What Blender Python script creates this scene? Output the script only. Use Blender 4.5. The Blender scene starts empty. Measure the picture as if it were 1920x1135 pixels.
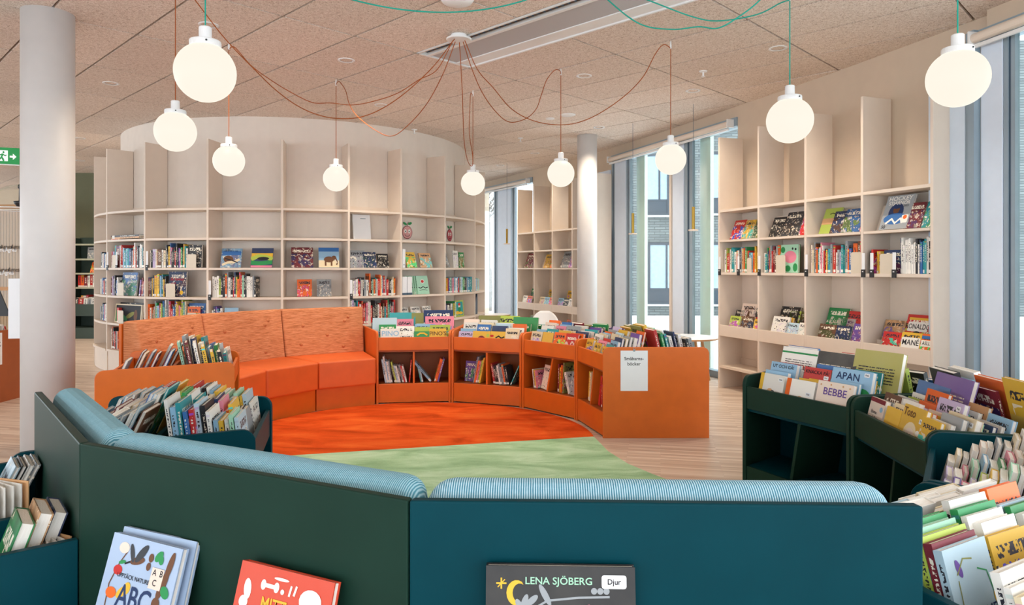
import bpy, math, random
from mathutils import Matrix, Vector
random.seed(7)
S = bpy.context.scene
COL = S.collection
PI = math.pi
R = math.radians
V = Vector

# ------------------------------------------------------------------ camera
cam_d = bpy.data.cameras.new('camera')
cam = bpy.data.objects.new('camera', cam_d)
COL.objects.link(cam)
cam_d.sensor_width = 36.0
cam_d.lens = 36.0 * 1310.0 / 1920.0
cam_d.shift_y = -(567.5 - 503.0) / 1920.0
cam_d.clip_start = 0.05
cam_d.clip_end = 300
cam.location = (0, 0, 1.31)
cam.rotation_euler = (PI / 2, 0, 0)
S.camera = cam

# ------------------------------------------------------------------ world, exposure
W = bpy.data.worlds.new('overcast_sky')
S.world = W
W.use_nodes = True
wb = W.node_tree.nodes['Background']
wb.inputs[0].default_value = (0.84, 0.92, 1.0, 1)
wb.inputs[1].default_value = 1.6
vs = S.view_settings
vs.view_transform = 'Standard'
vs.look = 'None'
vs.gamma = 1.0
vs.use_curve_mapping = False
vs.exposure = 1.4
DOWNLIGHT_W = 37.0
GLOBE_W = 0.372
S.cycles.max_bounces = 8
S.cycles.diffuse_bounces = 4
S.cycles.transparent_max_bounces = 12

# ------------------------------------------------------------------ helpers
def lin(h):
    h = h.lstrip('#')
    o = []
    for i in (0, 2, 4):
        c = int(h[i:i + 2], 16) / 255
        o.append(c / 12.92 if c <= 0.04045 else ((c + 0.055) / 1.055) ** 2.4)
    return (o[0], o[1], o[2], 1.0)


class N:
    """tiny node-tree writer"""
    def __init__(self, name, rough=0.5, spec=0.5):
        m = bpy.data.materials.new(name)
        m.use_nodes = True
        self.m = m
        self.t = m.node_tree
        self.b = self.t.nodes['Principled BSDF']
        self.b.inputs['Roughness'].default_value = rough
        self.b.inputs['Specular IOR Level'].default_value = spec

    def n(self, typ, **k):
        x = self.t.nodes.new('ShaderNode' + typ)
        for a, v in k.items():
            setattr(x, a, v)
        return x

    def put(self, sock, v):
        if v is None:
            return
        if hasattr(v, 'is_output'):
            self.t.links.new(v, sock)
        else:
            if isinstance(v, tuple) and len(v) == 3 and sock.type == 'RGBA':
                v = v + (1.0,)
            sock.default_value = v

    def math(self, op, a, b=None, c=None, clamp=False):
        x = self.n('Math', operation=op, use_clamp=clamp)
        for i, v in enumerate((a, b, c)):
            self.put(x.inputs[i], v)
        return x.outputs[0]

    def mix(self, f, a, b, mode='MIX'):
        x = self.n('Mix', data_type='RGBA', blend_type=mode)
        self.put(x.inputs[0], f)
        self.put(x.inputs[6], a)
        self.put(x.inputs[7], b)
        return x.outputs[2]

    def ramp(self, f, stops, interp='LINEAR'):
        x = self.n('ValToRGB')
        x.color_ramp.interpolation = interp
        e = x.color_ramp.elements
        while len(e) < len(stops):
            e.new(0.5)
        for i, (p, c) in enumerate(stops):
            e[i].position = p
            e[i].color = c if len(c) == 4 else tuple(c) + (1.0,)
        self.put(x.inputs[0], f)
        return x.outputs[0]

    def coord(self, kind='Object', scale=(1, 1, 1), rot=(0, 0, 0), loc=(0, 0, 0)):
        c = self.n('TexCoord')
        mp = self.n('Mapping')
        mp.inputs[1].default_value = loc
        mp.inputs[2].default_value = rot
        mp.inputs[3].default_value = scale
        self.t.links.new(c.outputs[kind], mp.inputs[0])
        return mp.outputs[0]

    def noise(self, vec, scale, detail=3.0, rough=0.5, dist=0.0, fac=True):
        x = self.n('TexNoise')
        self.put(x.inputs['Vector'], vec)
        x.inputs['Scale'].default_value = scale
        x.inputs['Detail'].default_value = detail
        x.inputs['Roughness'].default_value = rough
        x.inputs['Distortion'].default_value = dist
        return x.outputs['Fac' if fac else 'Color']

    def bump(self, h, strength=0.2, dist=0.01):
        x = self.n('Bump')
        x.inputs['Strength'].default_value = strength
        x.inputs['Distance'].default_value = dist
        self.put(x.inputs['Height'], h)
        self.t.links.new(x.outputs[0], self.b.inputs['Normal'])

    def base(self, v):
        self.put(self.b.inputs['Base Color'], v)
        return self


def plain(name, h, rough=0.5, spec=0.5, var=0.06, metal=0.0):
    n = N(name, rough, spec)
    c = lin(h)
    f = n.noise(n.coord('Object'), 9.0, 4.0)
    d = tuple(x * (1 - var) for x in c[:3])
    u = tuple(min(1, x * (1 + var)) for x in c[:3])
    n.base(n.ramp(f, [(0.3, d), (0.7, u)]))
    n.b.inputs['Metallic'].default_value = metal
    return n.m


def emit(name, col, s):
    n = N(name)
    n.b.inputs['Base Color'].default_value = col
    n.b.inputs['Emission Color'].default_value = col
    n.b.inputs['Emission Strength'].default_value = s
    return n.m


class MB:
    def __init__(self):
        self.v = []
        self.f = []
        self.m = []

    def add(self, vs, fs, mi=0, M=None):
        o = len(self.v)
        self.v += [tuple(M @ V(p)) if M is not None else tuple(p) for p in vs]
        self.f += [tuple(i + o for i in f) for f in fs]
        self.m += [mi] * len(fs)
        return self

    def box(self, x0, x1, y0, y1, z0, z1, mi=0, M=None):
        vs = [(x, y, z) for z in (z0, z1) for y in (y0, y1) for x in (x0, x1)]
        fs = [(0, 2, 3, 1), (4, 5, 7, 6), (0, 1, 5, 4), (2, 6, 7, 3), (0, 4, 6, 2), (1, 3, 7, 5)]
        return self.add(vs, fs, mi, M)

    def prism(self, poly, z0, z1, mi=0, M=None):
        """poly: ccw list of (x, y); extruded along z"""
        n = len(poly)
        vs = [(x, y, z0) for x, y in poly] + [(x, y, z1) for x, y in poly]
        fs = [tuple(range(n))[::-1], tuple(range(n, 2 * n))]
        fs += [(i, (i + 1) % n, n + (i + 1) % n, n + i) for i in range(n)]
        return self.add(vs, fs, mi, M)

    def flat(self, poly, z=0.0, mi=0, M=None):
        return self.add([(x, y, z) for x, y in poly], [tuple(range(len(poly)))], mi, M)

    def lathe(self, prof, seg=24, mi=0, M=None, caps=True):
        n = len(prof)
        vs = []
        for k in range(seg):
            a = 2 * PI * k / seg
            vs += [(r * math.cos(a), r * math.sin(a), z) for r, z in prof]
        fs = []
        for k in range(seg):
            j = (k + 1) % seg
            fs += [(k * n + i, j * n + i, j * n + i + 1, k * n + i + 1) for i in range(n - 1)]
        if caps:
            if prof[0][0] > 1e-6:
                fs.append(tuple(k * n for k in range(seg))[::-1])
            if prof[-1][0] > 1e-6:
                fs.append(tuple(k * n + n - 1 for k in range(seg)))
        return self.add(vs, fs, mi, M)

    def tube(self, pts, r, seg=8, mi=0):
        pts = [V(p) for p in pts]
        n = len(pts)
        vs = []
        up = V((0, 0, 1))
        prev = None
        for i, p in enumerate(pts):
            d = (pts[min(i + 1, n - 1)] - pts[max(i - 1, 0)]).normalized()
            if prev is None:
                a = d.cross(up)
                if a.length < 1e-3:
                    a = d.cross(V((1, 0, 0)))
            else:
                a = prev - d * prev.dot(d)
            a.normalize()
            prev = a
            b = d.cross(a)
            for k in range(seg):
                t = 2 * PI * k / seg
                vs.append(tuple(p + a * (r * math.cos(t)) + b * (r * math.sin(t))))
        fs = []
        for i in range(n - 1):
            for k in range(seg):
                j = (k + 1) % seg
                fs.append((i * seg + k, i * seg + j, (i + 1) * seg + j, (i + 1) * seg + k))
        fs.append(tuple(range(seg))[::-1])
        fs.append(tuple((n - 1) * seg + k for k in range(seg)))
        return self.add(vs, fs, mi)

    def arc(self, r0, r1, a0, a1, z0, z1, n=10, mi=0):
        """ring segment between radii and angles (radians)"""
        vs = []
        for k in range(n + 1):
            a = a0 + (a1 - a0) * k / n
            c, s = math.cos(a), math.sin(a)
            vs += [(r0 * c, r0 * s, z0), (r1 * c, r1 * s, z0), (r1 * c, r1 * s, z1), (r0 * c, r0 * s, z1)]
        fs = []
        for k in range(n):
            o, p = 4 * k, 4 * k + 4
            fs += [(o + i, o + (i + 1) % 4, p + (i + 1) % 4, p + i)[::-1] for i in range(4)]
        fs += [(0, 1, 2, 3), (4 * n + 3, 4 * n + 2, 4 * n + 1, 4 * n)]
        return self.add(vs, fs, mi)


def tag(o, label=None, cat=None, group=None, kind=None):
    if label:
        if len(label.replace('-', ' ').split()) > 16:
            label = label.replace(', curved bookcase', '').replace(' of beige bookcase', ', beige case')
        o['label'] = label
    if cat:
        o['category'] = cat
    if group:
        o['group'] = group
    if kind:
        o['kind'] = kind
    return o


def obj(name, mb, mats, parent=None, M=None, smooth=False, bevel=0.0, bseg=2):
    me = bpy.data.meshes.new(name)
    me.from_pydata(mb.v, [], mb.f)
    if not isinstance(mats, (list, tuple)):
        mats = [mats]
    for m in mats:
        me.materials.append(m)
    if len(mats) > 1:
        me.polygons.foreach_set('material_index', mb.m)
    if smooth:
        me.polygons.foreach_set('use_smooth', [True] * len(me.polygons))
    o = bpy.data.objects.new(name, me)
    COL.objects.link(o)
    if parent is not None:
        o.parent = parent
    if M is not None:
        o.matrix_local = M
    if bevel:
        b = o.modifiers.new('bevel', 'BEVEL')
        b.width = bevel
        b.segments = bseg
        b.limit_method = 'ANGLE'
        b.angle_limit = R(35)
    return o


def empty(name, M=None, label=None, cat=None, group=None, kind=None):
    o = bpy.data.objects.new(name, None)
    o.empty_display_size = 0.05
    COL.objects.link(o)
    if M is not None:
        o.matrix_world = M
    return tag(o, label, cat, group, kind)


def T(x, y, z):
    return Matrix.Translation((x, y, z))


def RX(d):
    return Matrix.Rotation(R(d), 4, 'X')


def RY(d):
    return Matrix.Rotation(R(d), 4, 'Y')


def RZ(d):
    return Matrix.Rotation(R(d), 4, 'Z')


def frame(o, x, z=(0, 0, 1)):
    """x right, y away from the viewer, z up"""
    x = V(x).normalized()
    z = V(z)
    y = z.cross(x)
    m = Matrix.Identity(4)
    m.col[0][:3] = x
    m.col[1][:3] = y
    m.col[2][:3] = z
    m.col[3][:3] = V(o)
    return m


def rrect(x0, x1, y0, y1, r, corners='abcd', n=5):
    """rounded rectangle, ccw from lower left; corners: a ll, b lr, c ur, d ul"""
    out = []
    for key, cx, cy, a0 in (('a', x0, y0, 180), ('b', x1, y0, 270), ('c', x1, y1, 0), ('d', x0, y1, 90)):
        if key in corners and r > 0:
            ox = cx + (r if cx == x0 else -r)
            oy = cy + (r if cy == y0 else -r)
            for k in range(n + 1):
                a = R(a0 + 90 * k / n)
                out.append((ox + r * math.cos(a), oy + r * math.sin(a)))
        else:
            out.append((cx, cy))
    return out


def text(name, s, size, mat_, parent, M, align='CENTER', sx=1.0, extrude=0.0):
    c = bpy.data.curves.new(name, 'FONT')
    c.body = s
    c.size = size
    c.align_x = align
    c.align_y = 'CENTER'
    c.extrude = extrude
    c.resolution_u = 3
    c.offset = size * 0.012
    c.materials.append(mat_)
    o = bpy.data.objects.new(name, c)
    COL.objects.link(o)
    o.parent = parent
    o.matrix_local = M @ Matrix.Diagonal((sx, 1, 1, 1))
    return o


ORD = ['first', 'second', 'third', 'fourth', 'fifth', 'sixth', 'seventh', 'eighth', 'ninth', 'tenth', 'eleventh', 'twelfth',
       'thirteenth', 'fourteenth', 'fifteenth', 'sixteenth', 'seventeenth', 'eighteenth', 'nineteenth', 'twentieth']
ORD += ['twenty-' + x for x in ORD[:9]] + ['thirtieth'] + ['thirty-' + x for x in ORD[:9]] + ['fortieth'] + ['forty-' + x for x in ORD[:9]]

# ------------------------------------------------------------------ materials
M_oak = None
def mk_floor():
    n = N('oak_strip_floor', 0.38, 0.4)
    v = n.coord('Object', rot=(0, 0, R(12)))
    br = n.n('TexBrick')
    n.put(br.inputs['Vector'], v)
    br.offset = 0.37
    br.inputs['Scale'].default_value = 1.0
    br.inputs['Brick Width'].default_value = 0.62
    br.inputs['Row Height'].default_value = 0.024
    br.inputs['Mortar Size'].default_value = 0.0012
    br.inputs['Color1'].default_value = (0.0, 0.0, 0.0, 1)
    br.inputs['Color2'].default_value = (1, 1, 1, 1)
    br.inputs['Mortar'].default_value = (0.25, 0.25, 0.25, 1)
    v2 = n.coord('Object', scale=(2.5, 60, 1), rot=(0, 0, R(12)))
    g = n.noise(v2, 3.0, 4.0)
    big = n.noise(n.coord('Object'), 0.8, 2.0)
    f = n.math('ADD', n.math('MULTIPLY', br.outputs[0], 0.55), n.math('MULTIPLY', g, 0.45))
    c = n.ramp(f, [(0.15, lin('a99180')), (0.5, lin('ccb8a6')), (0.9, lin('e4d6c8'))])
    n.base(n.mix(n.math('MULTIPLY', big, 0.25), c, lin('d6c6b8')))
    n.bump(br.outputs[1], 0.08, 0.002)
    return n.m


def mk_tile():
    n = N('wood_wool_tile', 0.95, 0.1)
    v = n.coord('Object')
    a = n.noise(v, 55.0, 4.0, 0.7, 1.5)
    b = n.noise(v, 160.0, 2.0, 0.6)
    inf = n.n('ObjectInfo')
    f = n.math('ADD', n.math('MULTIPLY', a, 0.65), n.math('MULTIPLY', b, 0.35))
    c = n.ramp(f, [(0.36, lin('a08a79')), (0.48, lin('e2d2c4')), (0.62, lin('f9f0e8'))])
    k = n.math('ADD', n.math('MULTIPLY', inf.outputs['Random'], 0.12), 0.92)
    cc = n.n('HueSaturation')
    n.put(cc.inputs['Value'], k)
    n.put(cc.inputs['Color'], c)
    n.base(cc.outputs[0])
    n.bump(f, 0.5, 0.004)
    return n.m


def mk_carpet(name, a, b, c):
    n = N(name, 0.95, 0.1)
    v = n.coord('Object')
    big = n.noise(n.coord('Object', scale=(0.6, 1.6, 1)), 3.2, 4.0, 0.6, 0.6)
    fine = n.noise(v, 260.0, 2.0)
    f = n.math('ADD', n.math('MULTIPLY', big, 0.8), n.math('MULTIPLY', fine, 0.2))
    n.base(n.ramp(f, [(0.32, lin(a)), (0.5, lin(b)), (0.68, lin(c))]))
    n.bump(fine, 0.5, 0.004)
    return n.m


def mk_ribbed(name, a, b, scale, axis='X', rough=0.9):
    n = N(name, rough, 0.2)
    w = n.n('TexWave', wave_type='BANDS', bands_direction=axis)
    n.put(w.inputs['Vector'], n.coord('Object'))
    w.inputs['Scale'].default_value = scale
    w.inputs['Distortion'].default_value = 0.6
    w.inputs['Detail'].default_value = 2.0
    f2 = n.noise(n.coord('Object'), 90.0, 3.0)
    f = n.math('ADD', n.math('MULTIPLY', w.outputs[1], 0.7), n.math('MULTIPLY', f2, 0.3))
    n.base(n.ramp(f, [(0.25, lin(a)), (0.75, lin(b))]))
    n.bump(w.outputs[1], 0.35, 0.003)
    return n.m


def mk_streak(name, a, b, c):
    n = N(name, 0.9, 0.2)
    f = n.noise(n.coord('Object', scale=(3, 3, 45)), 4.0, 5.0, 0.65, 0.3)
    n.base(n.ramp(f, [(0.3, lin(a)), (0.52, lin(b)), (0.72, lin(c))]))
    n.bump(f, 0.25, 0.003)
    return n.m


def mk_brick():
    n = N('grey_brick', 0.9, 0.2)
    c = n.n('TexCoord')
    sp = n.n('SeparateXYZ')
    n.t.links.new(c.outputs['Object'], sp.inputs[0])
    cb = n.n('CombineXYZ')
    n.t.links.new(sp.outputs[0], cb.inputs[0])
    n.t.links.new(sp.outputs[2], cb.inputs[1])
    br = n.n('TexBrick')
    n.t.links.new(cb.outputs[0], br.inputs['Vector'])
    br.inputs['Scale'].default_value = 1.0
    br.inputs['Brick Width'].default_value = 0.38
    br.inputs['Row Height'].default_value = 0.09
    br.inputs['Mortar Size'].default_value = 0.012
    br.inputs['Color1'].default_value = lin('666d6e')
    br.inputs['Color2'].default_value = lin('7d8483')
    br.inputs['Mortar'].default_value = lin('565c5c')
    n.base(br.outputs[0])
    n.bump(br.outputs[1], 0.6, -0.01)
    return n.m


def mk_glass():
    m = bpy.data.materials.new('window_glass')
    m.use_nodes = True
    t = m.node_tree
    t.nodes.clear()
    out = t.nodes.new('ShaderNodeOutputMaterial')
    mx = t.nodes.new('ShaderNodeMixShader')
    tr = t.nodes.new('ShaderNodeBsdfTransparent')
    tr.inputs[0].default_value = (0.96, 0.985, 0.98, 1)
    gl = t.nodes.new('ShaderNodeBsdfGlossy')
    gl.inputs['Roughness'].default_value = 0.02
    fr = t.nodes.new('ShaderNodeLayerWeight')
    fr.inputs[0].default_value = 0.12
    pw = t.nodes.new('ShaderNodeMath')
    pw.operation = 'MULTIPLY_ADD'
    pw.inputs[1].default_value = 0.5
    pw.inputs[2].default_value = 0.01
    t.links.new(fr.outputs['Facing'], pw.inputs[0])
    t.links.new(pw.outputs[0], mx.inputs[0])
    t.links.new(tr.outputs[0], mx.inputs[1])
    t.links.new(gl.outputs[0], mx.inputs[2])
    t.links.new(mx.outputs[0], out.inputs[0])
    return m


M_floor = mk_floor()
M_tile = mk_tile()
M_grid = plain('ceiling_grid_metal', '5e4630', 0.6)
M_wall = plain('warm_white_paint', 'e3d8cc', 0.85, 0.2, 0.02)
M_beige = plain('beige_paint', 'cfbca6', 0.85, 0.2, 0.02)
M_case = plain('beige_laminate', 'e2d3c3', 0.5, 0.4, 0.02)
M_white = plain('white_lacquer', 'e9e9e8', 0.4, 0.4, 0.02)
M_panel = plain('cool_white_panel', 'd9e5f3', 0.45, 0.4, 0.02)
M_column = plain('column_paint', 'd6d2cf', 0.5, 0.4, 0.02)
M_alu = plain('grey_blue_aluminium', '8fa0ab', 0.4, 0.5, 0.04)
M_gasket = plain('dark_window_gasket', '3e5568', 0.5, 0.5, 0.05)
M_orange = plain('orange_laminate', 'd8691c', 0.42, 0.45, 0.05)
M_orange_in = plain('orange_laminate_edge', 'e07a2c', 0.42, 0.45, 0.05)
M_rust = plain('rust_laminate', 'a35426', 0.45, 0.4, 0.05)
M_teal = plain('dark_teal_laminate', '003a44', 0.45, 0.1, 0.06)
M_green = plain('dark_green_laminate', '1a362c', 0.45, 0.12, 0.06)
M_leather = plain('orange_leatherette', 'e0662a', 0.42, 0.5, 0.05)
M_backfab = mk_streak('orange_streaked_fabric', 'a05a34', 'd58a5e', 'e6a680')
M_cushion = mk_ribbed('blue_ribbed_fabric', '3f86a0', 'c4e2ee', 72.0)
M_cushion2 = mk_ribbed('blue_ribbed_fabric_fine', '4f8ea0', 'aad2de', 72.0)
M_rug_o = mk_carpet('orange_carpet', 'a83a08', 'd8521a', 'e66c2c')
M_rug_g = mk_carpet('green_carpet', '86ac84', 'a6cba2', 'c8e4c6')
M_brick = mk_brick()
M_glass = mk_glass()
M_paper = plain('white_paper', 'eef0f2', 0.7, 0.2, 0.01)
M_black = plain('black_plastic', '232426', 0.45, 0.5, 0.05)
M_ink = plain('black_ink', '26262a', 0.7, 0.2, 0.0)
M_brass = plain('brushed_brass', 'a88a3e', 0.35, 0.5, 0.05, 0.8)
M_cord_o = plain('copper_textile_cord', '9a4f1e', 0.7, 0.3, 0.1)
M_cord_t = plain('teal_textile_cord', '1a9a86', 0.7, 0.3, 0.1)
M_wood = plain('light_wood', 'b98a5c', 0.5, 0.4, 0.1)
M_snow = plain('snowy_ground', 'e4e8ea', 0.9, 0.2, 0.04)
M_bark = plain('bark', '6e675f', 0.9, 0.2, 0.15)
M_greenwall = plain('sage_green_paint', '70735c', 0.85, 0.2, 0.03)
M_darkcase = plain('dark_green_case', '3a4a42', 0.5, 0.4, 0.05)
M_bookend = plain('beige_steel', 'd8ccb8', 0.45, 0.4, 0.02)
M_sign = plain('exit_green', '0f8a43', 0.5, 0.4, 0.02)
M_fin = plain('pale_green_glass_fin', 'cfe3d4', 0.4, 0.4, 0.03)
M_dark = plain('dark_recess', '1a1d1c', 0.8, 0.2, 0.05)
M_globe = emit('opal_glass_lit', (1.0, 0.93, 0.80, 1), GLOBE_W)
M_globe.node_tree.nodes['Principled BSDF'].inputs['Base Color'].default_value = (0.02, 0.02, 0.02, 1)
M_globe.node_tree.nodes['Principled BSDF'].inputs['Specular IOR Level'].default_value = 0.1
M_lamp = emit('downlight_lens_lit', (1.0, 0.9, 0.76, 1), 9.0)
M_lampdim = emit('downlight_lens', (1.0, 0.93, 0.82, 1), 1.6)

# cover inks by colour code: hex and the word used in labels
CODES = {
    'W': ('f1eee6', 'white'), 'K': ('222226', 'black'), 'R': ('c52f2b', 'red'), 'O': ('ea6a22', 'orange'), 'Y': ('e6b83c', 'yellow'),
    'G': ('2f9152', 'green'), 'L': ('b3c653', 'lime green'), 'B': ('3a6fae', 'blue'), 'S': ('8fb9d6', 'sky blue'), 'N': ('263a63', 'navy'),
    'T': ('2f9aa0', 'teal'), 'P': ('e2879c', 'pink'), 'V': ('6b4c98', 'violet'), 'C': ('ead9b4', 'cream'), 'D': ('6d4831', 'brown'),
    'E': ('9aa0a4', 'grey'), 'M': ('a6d8ba', 'mint'), 'Z': ('7c2733', 'maroon'), 'A': ('b9d3df', 'pale blue'), 'H': ('d9a878', 'tan'),
    'J': ('dba09c', 'rose'), 'X': ('b9525a', 'raspberry'),
    'I': ('c6b7d8', 'lilac'), 'F': ('3c3f44', 'charcoal'), 'U': ('8a8b4a', 'olive'), 'Q': ('ecd9c9', 'blush'),
}
INK = {}
def ink(code):
    if code not in INK:
        INK[code] = plain('print_' + CODES[code][1].replace(' ', '_'), CODES[code][0], 0.6, 0.3, 0.0)
    return INK[code]


def mk_cover(kind):
    """printed cover board; the object's own colour is its ground colour"""
    n = N('book_cover_' + kind, 0.42, 0.4)
    inf = n.n('ObjectInfo')
    base = inf.outputs['Color']
    rnd = inf.outputs['Random']
    tc = n.n('TexCoord')
    sp = n.n('SeparateXYZ')
    n.t.links.new(tc.outputs['Generated'], sp.inputs[0])
    u, v = sp.outputs[1], sp.outputs[2]
    cb = n.n('CombineXYZ')
    n.put(cb.inputs[0], u)
    n.put(cb.inputs[1], v)
    n.put(cb.inputs[2], n.math('MULTIPLY', rnd, 91.0))
    hs = n.n('HueSaturation')
    n.put(hs.inputs['Hue'], n.math('ADD', n.math('MULTIPLY', rnd, 0.9), 0.05))
    hs.inputs['Saturation'].default_value = 0.9
    hs.inputs['Value'].default_value = 0.9
    n.put(hs.inputs['Color'], base)
    sep = n.n('SeparateColor')
    n.t.links.new(base, sep.inputs[0])
    lum = n.math('ADD', n.math('MULTIPLY', sep.outputs[0], 0.35), n.math('MULTIPLY', sep.outputs[1], 0.65))
    contrast = n.mix(n.math('GREATER_THAN', lum, 0.22), lin('f3ecd8'), lin('2a2a33'))
    pale = n.mix(0.7, base, lin('f4ecdc'))
    col = base

    def band(s, a, b):
        return n.math('MULTIPLY', n.math('GREATER_THAN', s, a), n.math('LESS_THAN', s, b))

    def letters(v0, v1, sc, cut):
        sx = n.n('CombineXYZ')
        n.put(sx.inputs[0], n.math('MULTIPLY', u, sc))
        n.put(sx.inputs[1], n.math('MULTIPLY', v, sc * 0.8))
        n.put(sx.inputs[2], n.math('MULTIPLY', rnd, 57.0))
        z = n.noise(sx.outputs[0], 1.0, 1.0)
        m = n.math('GREATER_THAN', z, cut)
        return n.math('MULTIPLY', n.math('MULTIPLY', m, band(v, v0, v1)), band(u, 0.12, 0.88))

    if kind in ('art', 'photo'):
        a = n.noise(cb.outputs[0], 3.0 if kind == 'art' else 2.2, 2.0 if kind == 'art' else 7.0, 0.55, 0.8)
        b = n.noise(cb.outputs[0], 6.0, 2.0, 0.5, 0.5)
        below = n.math('LESS_THAN', v, 0.68)
        col = n.mix(n.math('MULTIPLY', n.math('GREATER_THAN', a, 0.52), below), base, hs.outputs[0])
        col = n.mix(n.math('MULTIPLY', n.math('GREATER_THAN', b, 0.6), below), col, pale)
        if kind == 'photo':
            col = n.mix(n.math('MULTIPLY', n.ramp(a, [(0.35, (0, 0, 0)), (0.7, (1, 1, 1))]), 0.7), col, lin('2b2622'))
            col = n.mix(n.math('GREATER_THAN', n.noise(cb.outputs[0], 9.0, 3.0, 0.6), 0.62), col, lin('ead9c0'))
        else:
            d = n.noise(cb.outputs[0], 12.0, 1.0)
            col = n.mix(n.math('MULTIPLY', n.math('GREATER_THAN', d, 0.66), below), col, contrast)
        col = n.mix(letters(0.74, 0.88, 17.0, 0.48), col, contrast)
    elif kind == 'band':
        col = n.mix(band(v, 0.12, 0.5), base, hs.outputs[0])
        a = n.noise(cb.outputs[0], 4.0, 2.0, 0.5, 0.4)
        col = n.mix(n.math('MULTIPLY', n.math('GREATER_THAN', a, 0.54), band(v, 0.1, 0.66)), col, pale)
        col = n.mix(letters(0.72, 0.84, 20.0, 0.46), col, contrast)
    elif kind == 'text':
        a = n.noise(cb.outputs[0], 2.0, 3.0)
        col = n.mix(n.math('MULTIPLY', a, 0.25), base, pale)
        rows = n.math('GREATER_THAN', n.math('SINE', n.math('MULTIPLY', v, 120.0)), 0.35)
        col = n.mix(n.math('MULTIPLY', letters(0.4, 0.72, 40.0, 0.42), rows), col, contrast)
    elif kind == 'spine':
        x = sp.outputs[0]
        sx = n.n('CombineXYZ')
        n.put(sx.inputs[0], n.math('MULTIPLY', x, 2.0))
        n.put(sx.inputs[1], n.math('MULTIPLY', v, 34.0))
        n.put(sx.inputs[2], n.math('MULTIPLY', rnd, 77.0))
        z = n.noise(sx.outputs[0], 1.0, 1.0)
        m = n.math('MULTIPLY', n.math('GREATER_THAN', z, 0.5), n.math('MULTIPLY', band(v, 0.34, 0.86), band(x, 0.3, 0.7)))
        col = n.mix(m, base, contrast)
        lab = n.math('MULTIPLY', band(v, 0.03, 0.13), n.math('GREATER_THAN', rnd, 0.35))
        col = n.mix(lab, col, lin('efece4'))
        top = n.math('MULTIPLY', band(v, 0.9, 0.94), n.math('GREATER_THAN', n.math('FRACT', n.math('MULTIPLY', rnd, 7.3)), 0.6))
        col = n.mix(top, col, hs.outputs[0])
    else:
        a = n.noise(cb.outputs[0], 4.0, 3.0)
        col = n.mix(n.math('MULTIPLY', a, 0.07), base, pale)
    n.base(col)
    return n.m


COVER = {k: mk_cover(k) for k in ('art', 'photo', 'band', 'text', 'plain', 'spine')}
def mk_page():
    n = N('book_pages', 0.85, 0.2)
    f = n.noise(n.coord('Generated', scale=(26, 2, 2)), 3.0, 2.0)
    n.base(n.ramp(f, [(0.3, lin('dcd4c6')), (0.6, lin('f6f2ea'))]))
    return n.m
M_page = mk_page()

# ------------------------------------------------------------------ books
def book(kind, t, w, h, M, code, style, label, cat='book', group=None, parts=False, hexc=None):
    """local axes: x thickness, y from the spine (y=0) to the fore edge, z up; front cover at x=t"""
    b = min(0.003, t * 0.22)
    mb = MB()
    p = [(0, w), (0, 0), (t, 0), (t, w), (t - b, w), (t - b, b), (b, b), (b, w)]
    n = 8
    vs = [(x, y, 0) for x, y in p] + [(x, y, h) for x, y in p]
    for i in range(n):
        j = (i + 1) % n
        mb.f.append((i, j, n + j, n + i))
        mb.m.append(1 if i == 1 else 0)
    for q in ((0, 1, 6, 7), (1, 2, 5, 6), (2, 3, 4, 5)):
        mb.f.append(tuple(q)[::-1])
        mb.f.append(tuple(x + 8 for x in q))
        mb.m += [0, 0]
    mb.v = [tuple(x) for x in vs]
    pg = MB().box(b, t - b, b, w - 0.003, 0.002, h - 0.0025)
    mats = [COVER[style], COVER['spine'], M_page]
    if parts:
        o = obj(kind, mb, mats[:2], None)
        obj('page_block', pg, M_page, o)
    else:
        mb.add(pg.v, pg.f, 2)
        o = obj(kind, mb, mats)
    c = lin(hexc or CODES[code][0])
    k = random.uniform(0.85, 1.1)
    o.color = (min(1, c[0] * k), min(1, c[1] * k), min(1, c[2] * k), 1)
    o.matrix_world = M
    tag(o, label, cat, group)
    return o


FRONT = RZ(-90)

def on_front(t, u, v, lift=0.0012, back=False, w=0):
    """placement of flat print on a book's front cover: u from the spine, v up"""
    m = Matrix.Identity(4)
    if back:
        m.col[0][:3] = V((0, -1, 0))
        m.col[1][:3] = V((0, 0, 1))
        m.col[2][:3] = V((-1, 0, 0))
        m.col[3][:3] = V((-lift, w - u, v))
    else:
        m.col[0][:3] = V((0, 1, 0))
        m.col[1][:3] = V((0, 0, 1))
        m.col[2][:3] = V((1, 0, 0))
        m.col[3][:3] = V((t + lift, u, v))
    return m


def facing(kind, F, x, y, z, w, h, t, code, style, label, lean=12, group=None, parts=True, turn=0, hexc=None, cat='book'):
    """a book that shows its front cover: x, y, z = lower left front corner in the shelf's frame F"""
    M = F @ T(x, y, z + t * math.sin(R(max(lean, 0))) + .0004) @ RZ(turn) @ RX(-lean) @ T(0, t, 0) @ FRONT
    return book(kind, t, w, h, M, code, style, label, cat, group, parts, hexc)


def sticker(o, t, u, v, w, h, s=None, size=0.012, lift=0.0014):
    p = obj('library_sticker', MB().flat(rrect(-w / 2, w / 2, -h / 2, h / 2, h * 0.2)), M_paper, o, on_front(t, u, v, lift))
    tag(p, 'white sticker')
    if s:
        text('sticker_text', s, size, M_ink, p, T(0, 0, 0.0006))
    return p


def shapes(o, t, items, lift=0.0008):
    """flat printed shapes on the cover: (code, [(u, v), ...])"""
    codes = []
    mb = MB()
    for i, (c, poly) in enumerate(items):
        if c not in codes:
            codes.append(c)
        mb.flat(poly, i * 0.00004, codes.index(c))
    return obj('cover_print', mb, [ink(c) for c in codes], o, on_front(t, 0, 0, lift))


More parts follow.
